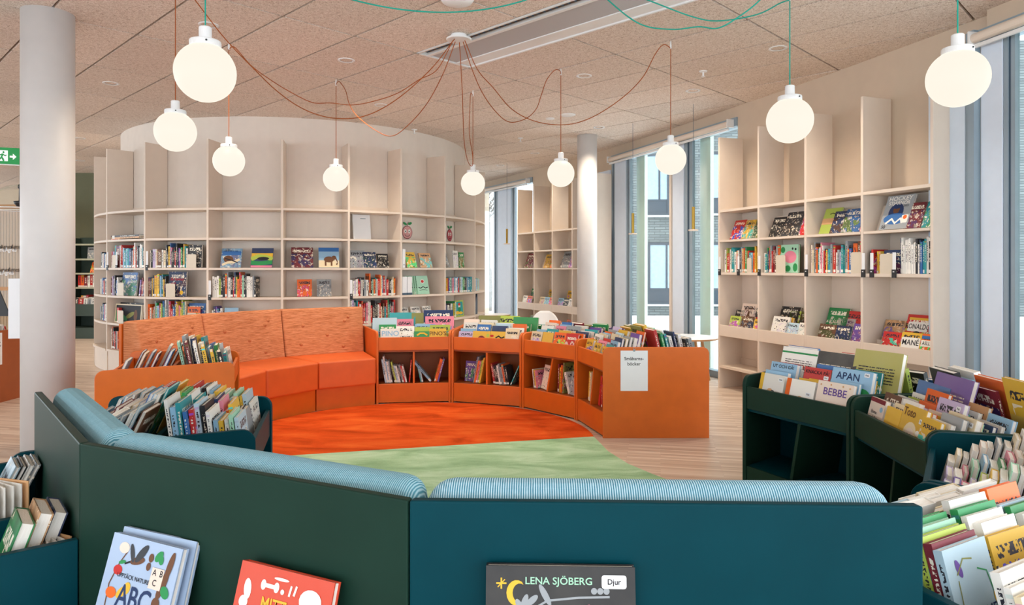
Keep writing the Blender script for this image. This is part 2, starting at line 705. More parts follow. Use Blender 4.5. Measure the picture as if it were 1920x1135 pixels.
def ell(cx, cy, rx, ry, rot=0, n=16):
    c, s = math.cos(R(rot)), math.sin(R(rot))
    return [(cx + rx * math.cos(a) * c - ry * math.sin(a) * s, cy + rx * math.cos(a) * s + ry * math.sin(a) * c) for a in (2 * PI * k / n for k in range(n))]


def stroke(pts, w):
    """a flat stroke along points"""
    L, Rr = [], []
    for i, (x, y) in enumerate(pts):
        a = pts[max(0, i - 1)]
        b = pts[min(len(pts) - 1, i + 1)]
        d = math.hypot(b[0] - a[0], b[1] - a[1]) or 1
        nx, ny = -(b[1] - a[1]) / d * w / 2, (b[0] - a[0]) / d * w / 2
        L.append((x + nx, y + ny))
        Rr.append((x - nx, y - ny))
    return Rr + L[::-1]


COUNT = {}
def spines(F, x0, x1, y, z, seq, hmin, hmax, where, frm, kind='paperback', lean=0, wmin=0.13, wmax=0.18, parts=False, group=None, start=0):
    """a row of upright books, spines outward, filling x0..x1"""
    start = COUNT.get(where, 0)
    COUNT[where] = start + len(seq)
    ts = [random.uniform(0.7, 1.5) for _ in seq]
    k = (x1 - x0) / sum(ts)
    x = x0
    for i, c in enumerate(seq):
        t = ts[i] * k
        h = random.uniform(hmin, hmax)
        w = random.uniform(wmin, wmax)
        dark = c.islower()
        cc = c.upper()
        tone = ('slim ' if t < 0.016 else 'thick ' if t > 0.027 else '')
        lb = '%s%s spine, %s from the %s in %s' % (tone, CODES[cc][1], ORD[min(i + start, len(ORD) - 1)], frm, where)
        M = F @ T(x, y + random.uniform(0, 0.012), z + .0006 + t * math.sin(R(max(lean, 0)))) @ RY(lean + (random.uniform(-.2, .2) if lean else 0))
        book(kind, t * 0.95 if not lean else t * .93, w, h, M, cc, random.choice(('plain', 'art')), lb, 'book', group or ('books in ' + where), parts)
        x += t / math.cos(R(lean))


def bookend(F, x, y, z, label, w=0.105, h=0.15):

    mb = MB()
    poly = rrect(0, w, 0, h, 0.018, 'cd')
    # upright plate stands in the x-z plane, the foot runs back under the books
    Mz = Matrix(((1, 0, 0, 0), (0, 0, -1, 0.0025), (0, 1, 0, 0), (0, 0, 0, 1)))
    mb.prism(poly, 0, 0.0025, 0, Mz)
    mb.box(0, w, 0.0025, 0.012, 0, 0.0015)
    o = obj('bookend', mb, M_bookend, None, F @ T(x, y, z + .0006))
    tag(o, label, 'bookend', 'beige steel bookends')
    return o


def shelf_label(F, x, y, z, label, h=0.15):
    """white shelf marker held by a black clip over the shelf's edge"""
    COUNT[label] = COUNT.get(label, 0) + 1
    e = empty('shelf_marker', F @ T(x, y, z), ORD[COUNT[label] - 1] + ' ' + label, 'shelf marker', 'white shelf markers in black clips')
    obj('card', MB().box(0, 0.03, 0, 0.004, 0.03, h), M_paper, e)
    obj('clip', MB().box(-0.003, 0.033, -0.006, 0.006, -0.032, 0.034).box(0.008, 0.022, -0.0065, -0.006, 0.012, 0.02, 1), [M_black, M_white], e)
    return e

# ================================================================== setting
ZC = 3.156
FC = V((-32.01, -3.363))
FR = 36.383
def fp(Y, off=0.0):
    X = FC.x + math.sqrt(FR * FR - (Y - FC.y) ** 2)
    n = (V((X, Y)) - FC).normalized()
    return V((X, Y)) + n * off


def fframe(ya, yb, off=0.0):
    a, b = fp(ya, off), fp(yb, off)
    return frame((a.x, a.y, 0), (b.x - a.x, b.y - a.y, 0)), (b - a).length


def struct(name, mb, m, parent=None, M=None, **k):
    o = obj(name, mb, m, parent, M, **k)
    if parent is None:
        o['kind'] = 'structure'
    return o


edge = [tuple(fp(y, 0.26)) for y in range(-5, 20)]
struct('floor', MB().prism([(-15, -5)] + edge + [(-15, 19)], -0.06, 0), M_floor)
# right wall: header band over everything, solid lengths between the windows
def wall_off(y):
    # the length behind the beige bookcase lies a little farther out to take the case
    return 0.0 if y >= 7.95 or y < 5.05 else 0.10 * (7.95 - y) / 2.9


def wall_run(ys, z0, z1):
    mb = MB()
    inn = [fp(y, wall_off(y)) for y in ys]
    out = [fp(y, 0.25) for y in ys]
    n = len(ys)
    mb.v = [(p.x, p.y, z) for z in (z0, z1) for p in inn + out]
    for i in range(n - 1):
        a, b, c, d = i, i + 1, n + i + 1, n + i
        k = 2 * n
        mb.f += [(a, b, c, d), (a + k, d + k, c + k, b + k), (a, a + k, b + k, b), (d, c, c + k, d + k)]
    mb.f += [(0, n, 3 * n, 2 * n), (n - 1, 3 * n - 1, 4 * n - 1, 2 * n - 1)]
    mb.m = [0] * len(mb.f)
    return mb


ys = [2.0, 3.0, 4.0, 5.0, 5.06, 5.5, 6.0, 6.5, 7.0, 7.5, 7.95, 8.7, 9.5, 10.2, 11.0, 11.8, 12.5, 13.2, 14.0, 14.7, 15.5, 16.2, 17.0, 18.5]
struct('wall_right_header', wall_run(ys, 3.03, 3.5), M_beige)
for a, b in ((5.06, 7.95), (10.72, 13.18), (15.2, 17.5)):
    struct('wall_right', wall_run([a + (b - a) * k / 6 for k in range(7)], 0, 3.03), M_beige)
# white service panels on the right wall, trim strip
f, L = fframe(5.47, 5.15)
struct('trim_1', MB().box(0, L, -0.03, 0, 0, 2.82), M_panel, None, f, bevel=0.003)
f, L = fframe(5.14, 5.05)
struct('trim_2', MB().box(0, L * 0.35, -0.035, 0, 0, 3.03).box(L * 0.45, L, -0.06, 0, 0, 3.03), M_alu, None, f)
f, L = fframe(11.75, 10.74)
struct('trim_3', MB().box(0, L, -0.03, 0, 0, 2.82), M_panel, None, f, bevel=0.003)


def window(no, ya, yb, bays, blind):
    """bays: list of (kind, y from, y to)"""
    w = empty('window_%d' % no, None, kind='structure')
    for kind, a, b in bays:
        f, L = fframe(a, b)
        if kind == 'panel':
            obj('fixed_panel', MB().box(0, L, -0.02, 0.05, 0.02, 2.93), M_panel, w, f, bevel=0.003)
        elif kind == 'frame':
            obj('window_frame', MB().box(0, L * 0.4, -0.015, 0.03, 0, 2.93).box(L * 0.62, L, -0.01, 0.03, 0, 2.93), M_alu, w, f)
            obj('gasket', MB().box(L * 0.4, L * 0.62, -0.005, 0.028, 0, 2.93), M_gasket, w, f)
        elif kind == 'mullion':
            obj('mullion', MB().box(0, L, -0.035, 0.04, 0, 2.93), M_case, w, f)
        elif kind == 'glass':
            obj('pane', MB().box(0, L, 0.015, 0.025, 0.08, 2.93), M_glass, w, f)
            obj('bottom_rail', MB().box(0, L, 0.0, 0.1, 0, 0.08), M_alu, w, f)
    f, L = fframe(ya, yb)
    obj('window_head', MB().box(0, L, -0.02, 0.12, 2.93, 3.03), M_alu, w, f)
    if blind:
        # roller blind rolled up at the head of the window
        r = empty('roller_blind', fframe(*blind)[0], 'white roller blind rolled up at the head of %s' % ('the tall window beside the column' if no == 2 else 'the big window beside the white panel' if no == 1 else 'the narrow window by the curved bookcase'), 'blind', 'roller blinds')
        L = fframe(*blind)[1]
        m90 = Matrix(((0, 0, 1, 0), (0, 1, 0, -0.07), (-1, 0, 0, 2.96), (0, 0, 0, 1)))
        obj('tube', MB().lathe([(0.035, 0.0), (0.035, L)], 16, 0, m90), M_case, r, smooth=False)
        obj('bracket', MB().box(-0.008, 0.004, -0.115, -0.02, 2.915, 3.01), M_white, r)
        obj('bracket', MB().box(L - 0.004, L + 0.008, -0.115, -0.02, 2.915, 3.01), M_white, r)
        obj('hem_bar', MB().box(0.02, L - 0.02, -0.09, -0.07, 2.885, 2.91), M_white, r)


window(1, 5.05, 2.2, [('panel', 5.03, 4.865), ('frame', 4.86, 4.78), ('glass', 4.78, 3.4), ('frame', 3.4, 3.32), ('panel', 3.3, 2.9), ('glass', 2.9, 2.2)], (5.04, 2.3))
window(2, 10.72, 7.95, [('frame', 10.715, 10.63), ('panel', 10.62, 10.33), ('frame', 10.32, 10.24), ('glass', 10.24, 9.26), ('mullion', 9.26, 9.22), ('panel', 9.21, 8.97), ('frame', 8.96, 8.80), ('glass', 8.80, 7.95)], (10.68, 8.0))
window(3, 15.2, 13.18, [('glass', 15.2, 14.62), ('frame', 14.6, 14.45), ('panel', 14.43, 13.95), ('frame', 13.93, 13.8), ('glass', 13.8, 13.2)], (15.15, 13.25))

# curved white wall of the round room
CW = V((-3.28, 11.03, 0))
RW, RS = 2.53, 2.85
mbs = MB().arc(RW - 0.15, RW, R(-175), R(30), 0, 3.5, 60)
struct('wall_back', mbs, M_wall, None, T(*CW), smooth=False)
# far sage green wall and the taupe end of the room
struct('wall_far', MB().box(-8.55, -4.0, 13.55, 13.8, 0, 3.5), M_greenwall)
struct('wall_left', MB().box(-15, -8.0, 16.4, 16.6, 0, 3.5), M_beige)

# columns
def column(x, y, r, label):
    return struct('column', MB().lathe([(r, 0), (r, ZC + 0.03)], 48), M_column, None, T(x, y, 0), smooth=False)
c1 = column(-3.36, 5.06, 0.168, '')
c2 = column(1.045, 9.72, 0.138, '')
for c in (c1, c2):
    for p in c.data.polygons:
        p.use_smooth = len(p.vertices) == 4

# ------------------------------------------------------------------ ceiling: wood wool tiles in a T grid
D1 = V((-0.715, 0.699)).normalized()
D2 = V((-D1.y * -1, 0)) if False else V((D1.y, -D1.x))      # right hand normal of D1
ceil = struct('ceiling', MB().prism([(-15, -5)] + edge + [(-15, 19)], ZC + 0.021, ZC + 0.1), M_grid)
G1, S1, G2, S2 = 3.576, 1.2, 2.488, 0.6125
BEAM = (G1 + S1 - 3 * S1, G1 + S1 + 0.0, G2 + 2 * S2, G2 + 3 * S2)   # chilled beam: three tiles long, one wide
gap = 0.009


def clip(poly):
    """keep what lies on the room's side of the curved outer wall"""
    cx = sum(p[0] for p in poly) / len(poly)
    cy = sum(p[1] for p in poly) / len(poly)
    n = (V((cx, cy)) - FC).normalized()
    lim = FR + 0.12
    out = []
    d = [(V(p) - FC).dot(n) - lim for p in poly]
    for i in range(len(poly)):
        j = (i + 1) % len(poly)
        if d[i] <= 0:
            out.append(poly[i])
        if (d[i] < 0) != (d[j] < 0):
            k = d[i] / (d[i] - d[j])
            out.append((poly[i][0] + (poly[j][0] - poly[i][0]) * k, poly[i][1] + (poly[j][1] - poly[i][1]) * k))
    return out


cells = []
for i in range(-14, 17):
    for j in range(-18, 26):
        a0, a1 = G1 + i * S1 + gap, G1 + (i + 1) * S1 - gap
        b0, b1 = G2 + j * S2 + gap, G2 + (j + 1) * S2 - gap
        ac, bc = (a0 + a1) / 2, (b0 + b1) / 2
        if BEAM[0] < ac < BEAM[1] and BEAM[2] < bc < BEAM[3]:
            continue
        P = [D1 * a + D2 * b for a, b in ((a0, b0), (a0, b1), (a1, b1), (a1, b0))]
        if max(p.x for p in P) < -13.5 or min(p.y for p in P) > 17.5 or max(p.y for p in P) < -3.5 or min(p.x for p in P) > 5:
            continue
        poly = clip([tuple(p) for p in P])
        if len(poly) < 3:
            continue
        c = D1 * ac + D2 * bc
        seen = any(p.y > 0.5 and abs(p.x / p.y) < 0.745 and 1.85 / p.y * 1310 < 520 for p in P)
        hid = (c - V((CW.x, CW.y))).length < RW - 0.7 or (c.y > 13.6 and -9 < c.x < -2)
        cells.append((c.length if seen and not hid else 1000 + c.length, poly, c))
cells.sort(key=lambda q: q[0])
rest = MB()
area = lambda p: sum(p[i][0] * p[(i + 1) % len(p)][1] - p[(i + 1) % len(p)][0] * p[i][1] for i in range(len(p)))
for k, (d, poly, c) in enumerate(cells):
    if area(poly) < 0:
        poly = poly[::-1]
    if d < 1000 and k < 290:
        obj('ceiling_tile', MB().prism([(x - c.x, y - c.y) for x, y in poly], 0, 0.022), M_tile, ceil, T(c.x, c.y, ZC + random.uniform(-0.001, 0.001)))
    else:
        rest.prism(poly, ZC, ZC + 0.022)
o = obj('distant_tiling', rest, M_tile, ceil)
o['kind'] = 'stuff'

# chilled beam let into the ceiling
B0 = D1 * BEAM[1] + D2 * BEAM[2]
fb = Matrix.Identity(4)
fb.col[0][:3] = (-D1.x, -D1.y, 0)
fb.col[1][:3] = (D2.x, D2.y, 0)
fb.col[2][:3] = (0, 0, 1 if (-D1.x * D2.y + D1.y * D2.x) > 0 else -1)
fb.col[3][:3] = (B0.x, B0.y, ZC)
zs = 1 if fb.col[2][2] > 0 else -1
LB, WB = BEAM[1] - BEAM[0], BEAM[3] - BEAM[2]
beam = empty('air_vent_beam', fb, 'long white ceiling ventilation beam with grey perforated face above the cords', 'vent')
def zb(a, b):
    return (a, b) if zs > 0 else (-b, -a)
obj('frame', MB().box(0, LB, 0, 0.02, *zb(-0.006, 0.03)).box(0, LB, WB - 0.02, WB, *zb(-0.006, 0.03)).box(0, 0.02, 0, WB, *zb(-0.006, 0.03)).box(LB - 0.02, LB, 0, WB, *zb(-0.006, 0.03)), M_white, beam)
obj('side_rail', MB().box(0.02, LB, 0.10, 0.135, *zb(-0.004, 0.02)), M_white, beam)
obj('side_rail', MB().box(0.02, LB, 0.43, 0.465, *zb(-0.004, 0.02)), M_white, beam)
def mk_perf():
    n = N('perforated_metal', 0.5, 0.4)
    vo = n.n('TexVoronoi')
    n.put(vo.inputs['Vector'], n.coord('Object', rot=(0, 0, R(45))))
    vo.inputs['Scale'].default_value = 130
    vo.inputs['Randomness'].default_value = 0.0
    n.base(n.ramp(vo.outputs[0], [(0.3, lin('84848c')), (0.5, lin('b6b4b6'))]))
    return n.m
obj('perforated_face', MB().box(0.03, LB, 0.135, 0.43, *zb(0.004, 0.02)), mk_perf(), beam)
sl = MB()
obj('air_slot', MB().box(0.03, LB, 0.02, 0.10, *zb(0.035, 0.04)), M_dark, beam)
for k in range(60):
    x = 0.06 + k * 0.058
    if x < LB - 0.05:
        sl.box(x, x + 0.012, 0.025, 0.085, *zb(0.012, 0.034))
o = obj('air_fins', sl, M_gasket, beam)
o['kind'] = 'stuff'
obj('outer_strip', MB().box(0.03, LB, 0.465, WB - 0.02, *zb(0.006, 0.02)), M_white, beam)

# ------------------------------------------------------------------ downlights, sprinklers, discs
M_reflector = plain('brushed_reflector', '7d6f62', 0.35, 0.5, 0.05, 0.6)
def downlight(x, y, label, lit=False, power=1.0, shown=True):
    e = empty('downlight', T(x, y, ZC), label, 'ceiling light', 'recessed ceiling downlights')
    obj('trim_ring', MB().lathe([(0.052, 0.004), (0.052, -0.003), (0.075, -0.006), (0.075, 0.004)], 24), M_white, e, smooth=True)
    obj('reflector', MB().lathe([(0.052, -0.002), (0.032, 0.016)], 20, caps=False), M_reflector, e, smooth=True)
    obj('lens', MB().lathe([(0.0, 0.012), (0.036, 0.013)], 20, caps=False), M_lamp if lit else M_lampdim, e)
    l = bpy.data.lights.new('downlight_lamp', 'SPOT')
    l.energy = DOWNLIGHT_W * power
    l.color = (1.0, 0.85, 0.68)
    l.spot_size = R(125)
    l.spot_blend = 0.8
    l.shadow_soft_size = 0.05
    lo = bpy.data.objects.new('downlight_lamp', l)
    COL.objects.link(lo)
    lo.parent = e
    lo.location = (0, 0, -0.012)


DL = [(-1.47, 6.2, 'round ceiling downlight between the cord hub and the curved white wall'),
      (-1.48, 7.9, 'round ceiling downlight above the curved bookcase, under the sagging cord'),
      (0.69, 6.7, 'round ceiling downlight between the two hanging cords before the window'),
      (1.88, 7.26, 'glowing ceiling downlight near the beige bookcase, beside a sprinkler'),
      (2.23, 5.86, 'bright ceiling downlight above the tall beige bookcase, beside a teal cord'),
      (-4.0, 6.97, 'round ceiling downlight beside the big white column'),
      (-6.13, 9.91, 'ceiling downlight behind the big column, first of the row towards the green wall'),
      (-7.4, 11.97, 'ceiling downlight behind the big column, second of the row towards the green wall'),
      (-8.97, 12.47, 'ceiling downlight beyond the exit sign'),
      (-2.3, 5.3, 'ceiling downlight hidden partly by the big globe lamp on teal cord'),
      (1.14, 9.15, 'bright ceiling downlight touching the slim window column'),
      (0.37, 11.2, 'small ceiling downlight above the far beige bookcase'),
      (-0.21, 12.53, 'tiny ceiling downlight near the narrow far window'),
      (-7.08, 11.2, 'white ceiling disc light beside the big column')]
for x, y, lb in DL:
    lit = 'bright' in lb or 'glowing' in lb or 'iny' in lb or 'small' in lb
    near_wall = abs((V((x, y)) - FC).length - FR) < 0.5
    downlight(x, y, lb, lit, 1.1 if near_wall else 1.0)


def sprinkler(x, y, label):
    e = empty('sprinkler', T(x, y, ZC), label, 'sprinkler', 'ceiling sprinklers')
    obj('plate', MB().lathe([(0.0, -0.012), (0.036, -0.008), (0.04, 0.0)], 18), M_white, e)
    obj('stem', MB().lathe([(0.008, -0.05), (0.008, -0.01)], 10), M_white, e)
    obj('deflector', MB().lathe([(0.0, -0.055), (0.02, -0.053), (0.02, -0.05), (0.0, -0.049)], 12), M_white, e)


sprinkler(1.79, 6.54, 'white ceiling sprinkler before the bright downlight of the beige bookcase')
sprinkler(-1.3, 9.3, 'white ceiling sprinkler just in front of the curved wall')
sprinkler(0.12, 9.9, 'white ceiling sprinkler before the slim column and far bookcase')
for x, y, r, lb in ((0.47, 8.61, 0.055, 'small white ceiling disc beside a larger disc'), (0.67, 8.4, 0.095, 'larger white ceiling disc beside a copper lamp cord'), (-9.0, 13.2, 0.09, 'pale ceiling disc far beyond the exit sign')):
    o = obj('ceiling_disc', MB().lathe([(0.0, -0.014), (r * 0.8, -0.012), (r, -0.004), (r, 0.002)], 24), M_white, None, T(x, y, ZC), smooth=True)
    tag(o, lb, 'speaker')
e = empty('smoke_detector', T(-0.37, 4.72, ZC), 'white domed detector on the ceiling beside the ventilation beam', 'detector')
obj('dome', MB().lathe([(0.0, -0.07), (0.06, -0.066), (0.1, -0.05), (0.118, -0.025), (0.12, 0.0)], 32), M_white, e, smooth=True)
obj('indicator_light', MB().lathe([(0.0, -0.071), (0.005, -0.0675)], 8, 0, T(0.03, -0.01, 0.002)), M_alu, e)

# ------------------------------------------------------------------ globe pendants
HUB = V((-0.42, 5.53, ZC))
hub = empty('ceiling_rose', T(*HUB), 'white two-tier ceiling rose where the copper cords gather', 'ceiling rose')
obj('upper_disc', MB().lathe([(0.0, -0.03), (0.062, -0.03), (0.062, 0.0)], 32), M_white, hub)
obj('lower_disc', MB().lathe([(0.0, -0.043), (0.095, -0.043), (0.1, -0.037), (0.1, -0.030), (0.0, -0.03)], 40), M_white, hub)


def spline(pts, n=8):
    """Catmull-Rom through the points"""
    P = [V(p) for p in pts]
    P = [P[0] * 2 - P[1]] + P + [P[-1] * 2 - P[-2]]
    out = []
    for i in range(1, len(P) - 2):
        for k in range(n):
            t = k / n
            a, b, c, d = P[i - 1:i + 3]
            out.append(0.5 * ((2 * b) + (c - a) * t + (2 * a - 5 * b + 4 * c - d) * t * t + (3 * b - a - 3 * c + d) * t ** 3))
    out.append(P[-2])
    return out


def pendant(x, y, z, label, cord_mat, swag=None, r=0.125):
    e = empty('globe_pendant', T(x, y, z), label, 'lamp', 'opal globe pendant lamps')
    d = r - 0.125
    k0 = r / 0.125
    obj('globe', MB().lathe([(r * math.sin(PI * k / 24), -r * math.cos(PI * k / 24)) for k in range(0, 24)] + [(0.03, r * 0.975)], 40), M_globe, e, smooth=True)
    sc = Matrix.Diagonal((k0, k0, k0, 1))
    obj('collar', MB().lathe([(0.0, 0.108), (0.062, 0.108), (0.064, 0.112), (0.064, 0.13), (0.062, 0.134), (0.0, 0.134)], 32, 0, sc), M_white, e)
    obj('screw', MB().lathe([(0.0, 0), (0.004, 0), (0.004, 0.003)], 8, 0, sc @ T(0.03, -0.0575, 0.121) @ RX(90)), M_black, e)
    obj('socket_tube', MB().lathe([(0.0, 0.13), (0.026, 0.13), (0.026, 0.19), (0.022, 0.194), (0.0, 0.194)], 24, 0, sc), M_white, e)
    zt = ZC - z - 0.05
    obj('cord', MB().tube([(0, 0, 0.19 * k0), (0, 0, zt)], 0.0032 * k0, 8), cord_mat, e)
    obj('ceiling_hook', MB().lathe([(0.006, zt - 0.012), (0.008, zt), (0.008, zt + 0.02), (0.004, ZC - z)], 10), M_white, e)
    if swag:
        P = spline(swag)
        P = [p - V((x, y, z)) for p in P]
        obj('swag_cord', MB().tube(P, 0.0035 * k0, 8), cord_mat, e, smooth=True)


def sag(a, b, low, bias=0.5, n=14, wob=0.0):
    """a slack cord between two points: low = height of the lowest point"""
    out = []
    for k in range(n + 1):
        t = k / n
        s = t ** (math.log(0.5) / math.log(bias))
        d = 4 * s * (1 - s)
        p = V(a).lerp(V(b), t)
        p.z -= (p.z - low) * d ** 0.8 + wob * math.sin(t * 9) * d
        out.append(p)
    return out


h = lambda dx, dy: (HUB.x + dx, HUB.y + dy, HUB.z - 0.04)
pendant(-1.72, 6.83, 2.185, 'globe lamp on copper cord before the third bay of the curved bookcase', M_cord_o,
        [h(-.03, .03), (-0.563, 5.67, 2.881), (-0.71, 5.811, 2.676), (-0.891, 5.984, 2.534), (-1.055, 6.141, 2.472), (-1.227, 6.306, 2.552), (-1.441, 6.51, 2.726), (-1.537, 6.602, 2.862), (-1.583, 6.646, 2.999), (-1.655, 6.72, 3.10), (-1.70, 6.80, 3.12), (-1.72, 6.83, 3.10)])
pendant(0.452, 6.46, 2.185, 'globe lamp on copper cord before the far beige bookcase', M_cord_o,
        [h(.03, .03), (-0.322, 5.631, 2.913), (-0.24, 5.71, 2.74), (-0.133, 5.812, 2.61), (-0.023, 5.917, 2.548), (0.115, 6.048, 2.603), (0.211, 6.139, 2.707), (0.26, 6.186, 2.845), (0.309, 6.233, 2.989), (0.385, 6.32, 3.10), (0.44, 6.42, 3.125), (0.452, 6.46, 3.10)])
pendant(1.29, 5.68, 2.195, 'globe lamp on copper cord before the tall window', M_cord_o,
        [h(.045, .0), (-0.275, 5.54, 2.888), (-0.148, 5.544, 2.741), (0.0, 5.549, 2.572), (0.191, 5.555, 2.476), (0.425, 5.562, 2.452), (0.638, 5.569, 2.513), (0.873, 5.576, 2.664), (1.044, 5.59, 2.835), (1.151, 5.62, 3.03), (1.225, 5.65, 3.118), (1.29, 5.68, 3.10)])
pendant(-2.31, 5.7, 2.185, 'globe lamp on copper cord before the second bay of the curved bookcase', M_cord_o,
        [h(-.045, .0), (-0.594, 5.554, 2.891), (-0.744, 5.57, 2.811), (-0.917, 5.588, 2.709), (-1.113, 5.609, 2.65), (-1.289, 5.628, 2.625), (-1.466, 5.647, 2.646), (-1.621, 5.663, 2.654), (-1.823, 5.685, 2.755), (-2.003, 5.704, 2.869), (-2.139, 5.71, 2.973), (-2.26, 5.70, 3.11), (-2.31, 5.70, 3.10)])
pendant(-0.405, 7.25, 2.19, 'globe lamp on copper cord at the window end of the curved bookcase', M_cord_o,
        [h(0, .045), (-0.41, 5.75, 2.78), (-0.415, 6.05, 2.42), (-0.40, 6.35, 2.28), (-0.375, 6.6, 2.28), (-0.385, 6.78, 2.42), (-0.425, 6.95, 2.66), (-0.428, 7.1, 2.95), (-0.425, 7.2, 3.11), (-0.405, 7.25, 3.10)])
pendant(-2.12, 4.4, 2.17, 'lower globe lamp on copper cord beside the big white column', M_cord_o,
        [h(-.03, -.035), (-0.62, 5.36, 2.84), (-0.85, 5.22, 2.58), (-1.06, 5.08, 2.42), (-1.25, 4.94, 2.37), (-1.42, 4.83, 2.40), (-1.58, 4.74, 2.50), (-1.74, 4.64, 2.66), (-1.88, 4.54, 2.82), (-2.02, 4.45, 3.02), (-2.09, 4.41, 3.11), (-2.12, 4.40, 3.10)])
TEAL_HUB = (0.4, 4.2, ZC - 0.05)
trose = empty('ceiling_rose', T(0.4, 4.2, ZC), 'white ceiling rose gathering the teal cords', 'ceiling rose')
obj('upper_disc', MB().lathe([(0.0, -0.03), (0.062, -0.03), (0.062, 0.0)], 32), M_white, trose)
obj('lower_disc', MB().lathe([(0.0, -0.043), (0.1, -0.037), (0.1, -0.030), (0.0, -0.03)], 40), M_white, trose)
pendant(-1.567, 3.57, 2.31, 'big globe lamp on teal cord beside the white column', M_cord_t, sag(TEAL_HUB, (-1.567, 3.57, 3.10), 2.745), .15)
pendant(1.853, 4.66, 2.295, 'globe lamp on teal cord before the beige bookcase', M_cord_t,
        [TEAL_HUB, (.62, 4.27, 3.03), (.843, 4.33, 2.972), (1.15, 4.43, 2.903), (1.337, 4.49, 2.90), (1.608, 4.58, 2.974), (1.78, 4.64, 3.07), (1.853, 4.66, 3.10)], .15)
pendant(2.36, 3.7, 2.315, 'big globe lamp on teal cord beside the white wall panel', M_cord_t, sag(TEAL_HUB, (2.36, 3.7, 3.10), 2.97), .15)
# a further teal cord runs from the rose to a lamp beyond the picture
M2 = spline([TEAL_HUB, (.571, 4.156, 2.906), (.753, 4.11, 2.747), (.931, 4.065, 2.70), (1.076, 4.03, 2.703), (1.176, 4.0, 2.684), (1.275, 3.977, 2.731), (1.4, 3.945, 2.825), (1.52, 3.92, 2.98), (1.6, 3.9, 3.10)])
o = obj('lamp_cord', MB().tube(M2, 0.004, 8), M_cord_t, None, smooth=True)
tag(o, 'loose teal lamp cord sagging under the ventilation beam', 'cord')

# little brass pendants hanging in the window bays
def brass(x, y, z, label):
    e = empty('brass_pendant', T(x, y, z), label, 'lamp', 'slim brass window pendants')
    obj('disc', MB().lathe([(0.0, -0.012), (0.055, -0.01), (0.055, 0.005), (0.0, 0.008)], 20), M_case, e)
    obj('brass_tube', MB().lathe([(0.0, 0.006), (0.018, 0.006), (0.018, 0.26), (0.0, 0.262)], 16), M_brass, e)
    obj('cord', MB().tube([(0, 0, 0.26), (0, 0, ZC - z)], 0.0025, 6), M_gasket, e)
brass(1.54, 8.9, 1.75, 'slim brass pendant before the window pane beside the slim column')
brass(2.04, 7.86, 1.74, 'slim brass pendant before the window pane beside the beige bookcase')
brass(-0.09, 12.3, 1.74, 'slim brass pendant before the narrow far window')

# ------------------------------------------------------------------ outside: brick house, snow, bare tree
struct('terrain', MB().box(-30, 60, 5, 70, -0.6, -0.35), M_snow)
hb = empty('building', T(0, 0, 0), 'grey brick building with dark framed windows across the street', 'building')
FBX = frame((1.0, 24.6, -0.4), (1, -0.045, 0))
obj('brick_wall', MB().box(2.2, 22, 0, 0.4, 0, 9.5), M_brick, hb, FBX)
M_wframe = plain('dark_grey_window_frame', '3c464f', 0.5, 0.4, 0.03)
M_wglass = plain('reflecting_window', '8ea3b2', 0.08, 0.9, 0.1)
def house_window(x, z, w, h2, bars):
    fr = obj('window_frame', MB().box(0, w, -0.06, 0.02, 0, 0.08).box(0, w, -0.06, 0.02, h2 - 0.08, h2).box(0, 0.08, -0.06, 0.02, 0.08, h2 - 0.08).box(w - 0.08, w, -0.06, 0.02, 0.08, h2 - 0.08).box(0.08, w - 0.08, -0.04, 0.0, 0.5, 0.56), M_wframe, hb, FBX @ T(x, 0, z))
    obj('pane', MB().box(0.08, w - 0.08, -0.02, 0.0, 0.56, h2 - 0.08), M_wglass, fr)
    obj('lower_panel', MB().box(0.08, w - 0.08, -0.03, 0.0, 0.08, 0.5), M_wframe, fr)
    obj('sill', MB().box(-0.06, w + 0.06, -0.14, 0.0, -0.06, 0.0), M_white, fr)
    for b in bars:
        obj('bar', MB().box(b, b + 0.06, -0.05, 0.0, 0.56, h2 - 0.08), M_wframe, fr)
for x, z in ((3.5, 3.55), (5.75, 3.6), (3.75, 0.45), (5.9, 0.45), (8.3, 3.6), (8.3, 0.45), (10.8, 3.6), (10.8, 0.45), (13.3, 3.6), (13.3, 0.45), (3.5, 6.6), (5.75, 6.6), (8.3, 6.6)):
    house_window(x, z, 1.0, 2.15, (0.62,))
# pale green fins beside the window frames
for k, (ya, nm) in enumerate(((10.23, 'beside the slim column'), (8.79, 'beside the beige bookcase'), (4.74, 'outside the big window'), (14.2, 'outside the narrow far window'))):
    f, L = fframe(ya, ya - (0.9 if 'big' in nm else 0.20), 0.1)
    e = obj('facade_fin', MB().box(0, L, 0, 0.05, -0.3, 3.4), M_fin, None, f)
    tag(e, 'pale green vertical glass fin ' + (nm if 'outside' in nm else 'outside the tall window ' + nm), 'fin', 'pale green facade fins')


def branch(mb, p, d, L, r, depth):
    q = p + d * L
    mid = p.lerp(q, 0.5) + V((random.uniform(-1, 1), random.uniform(-1, 1), 0)) * L * 0.06
    mb.tube([p, mid, q], r, 5)
    if depth == 0:
        return
    for k in range(3 if depth > 1 else 4):
        nd = (d + V((random.uniform(-.9, .9), random.uniform(-.9, .9), random.uniform(-.1, .6)))).normalized()
        branch(mb, p.lerp(q, random.uniform(0.55, 1.0)), nd, L * random.uniform(0.55, 0.8), r * 0.6, depth - 1)


for x, y, lb in ((-0.9, 27, 'bare winter tree outside the narrow far window'), (-2.0, 33, 'farther bare winter tree outside the narrow far window')):
    t = empty('bare_tree', T(x, y, -0.4), lb, 'tree')
    mb = MB()
    branch(mb, V((0, 0, 1.6)), V((0, 0, 1)), 1.9, 0.09, 5)
    obj('crown', mb, M_bark, t)
    obj('trunk', MB().tube([(0, 0, 0), (0.03, 0, 0.9), (0, 0, 1.7)], 0.12, 8), M_bark, t)

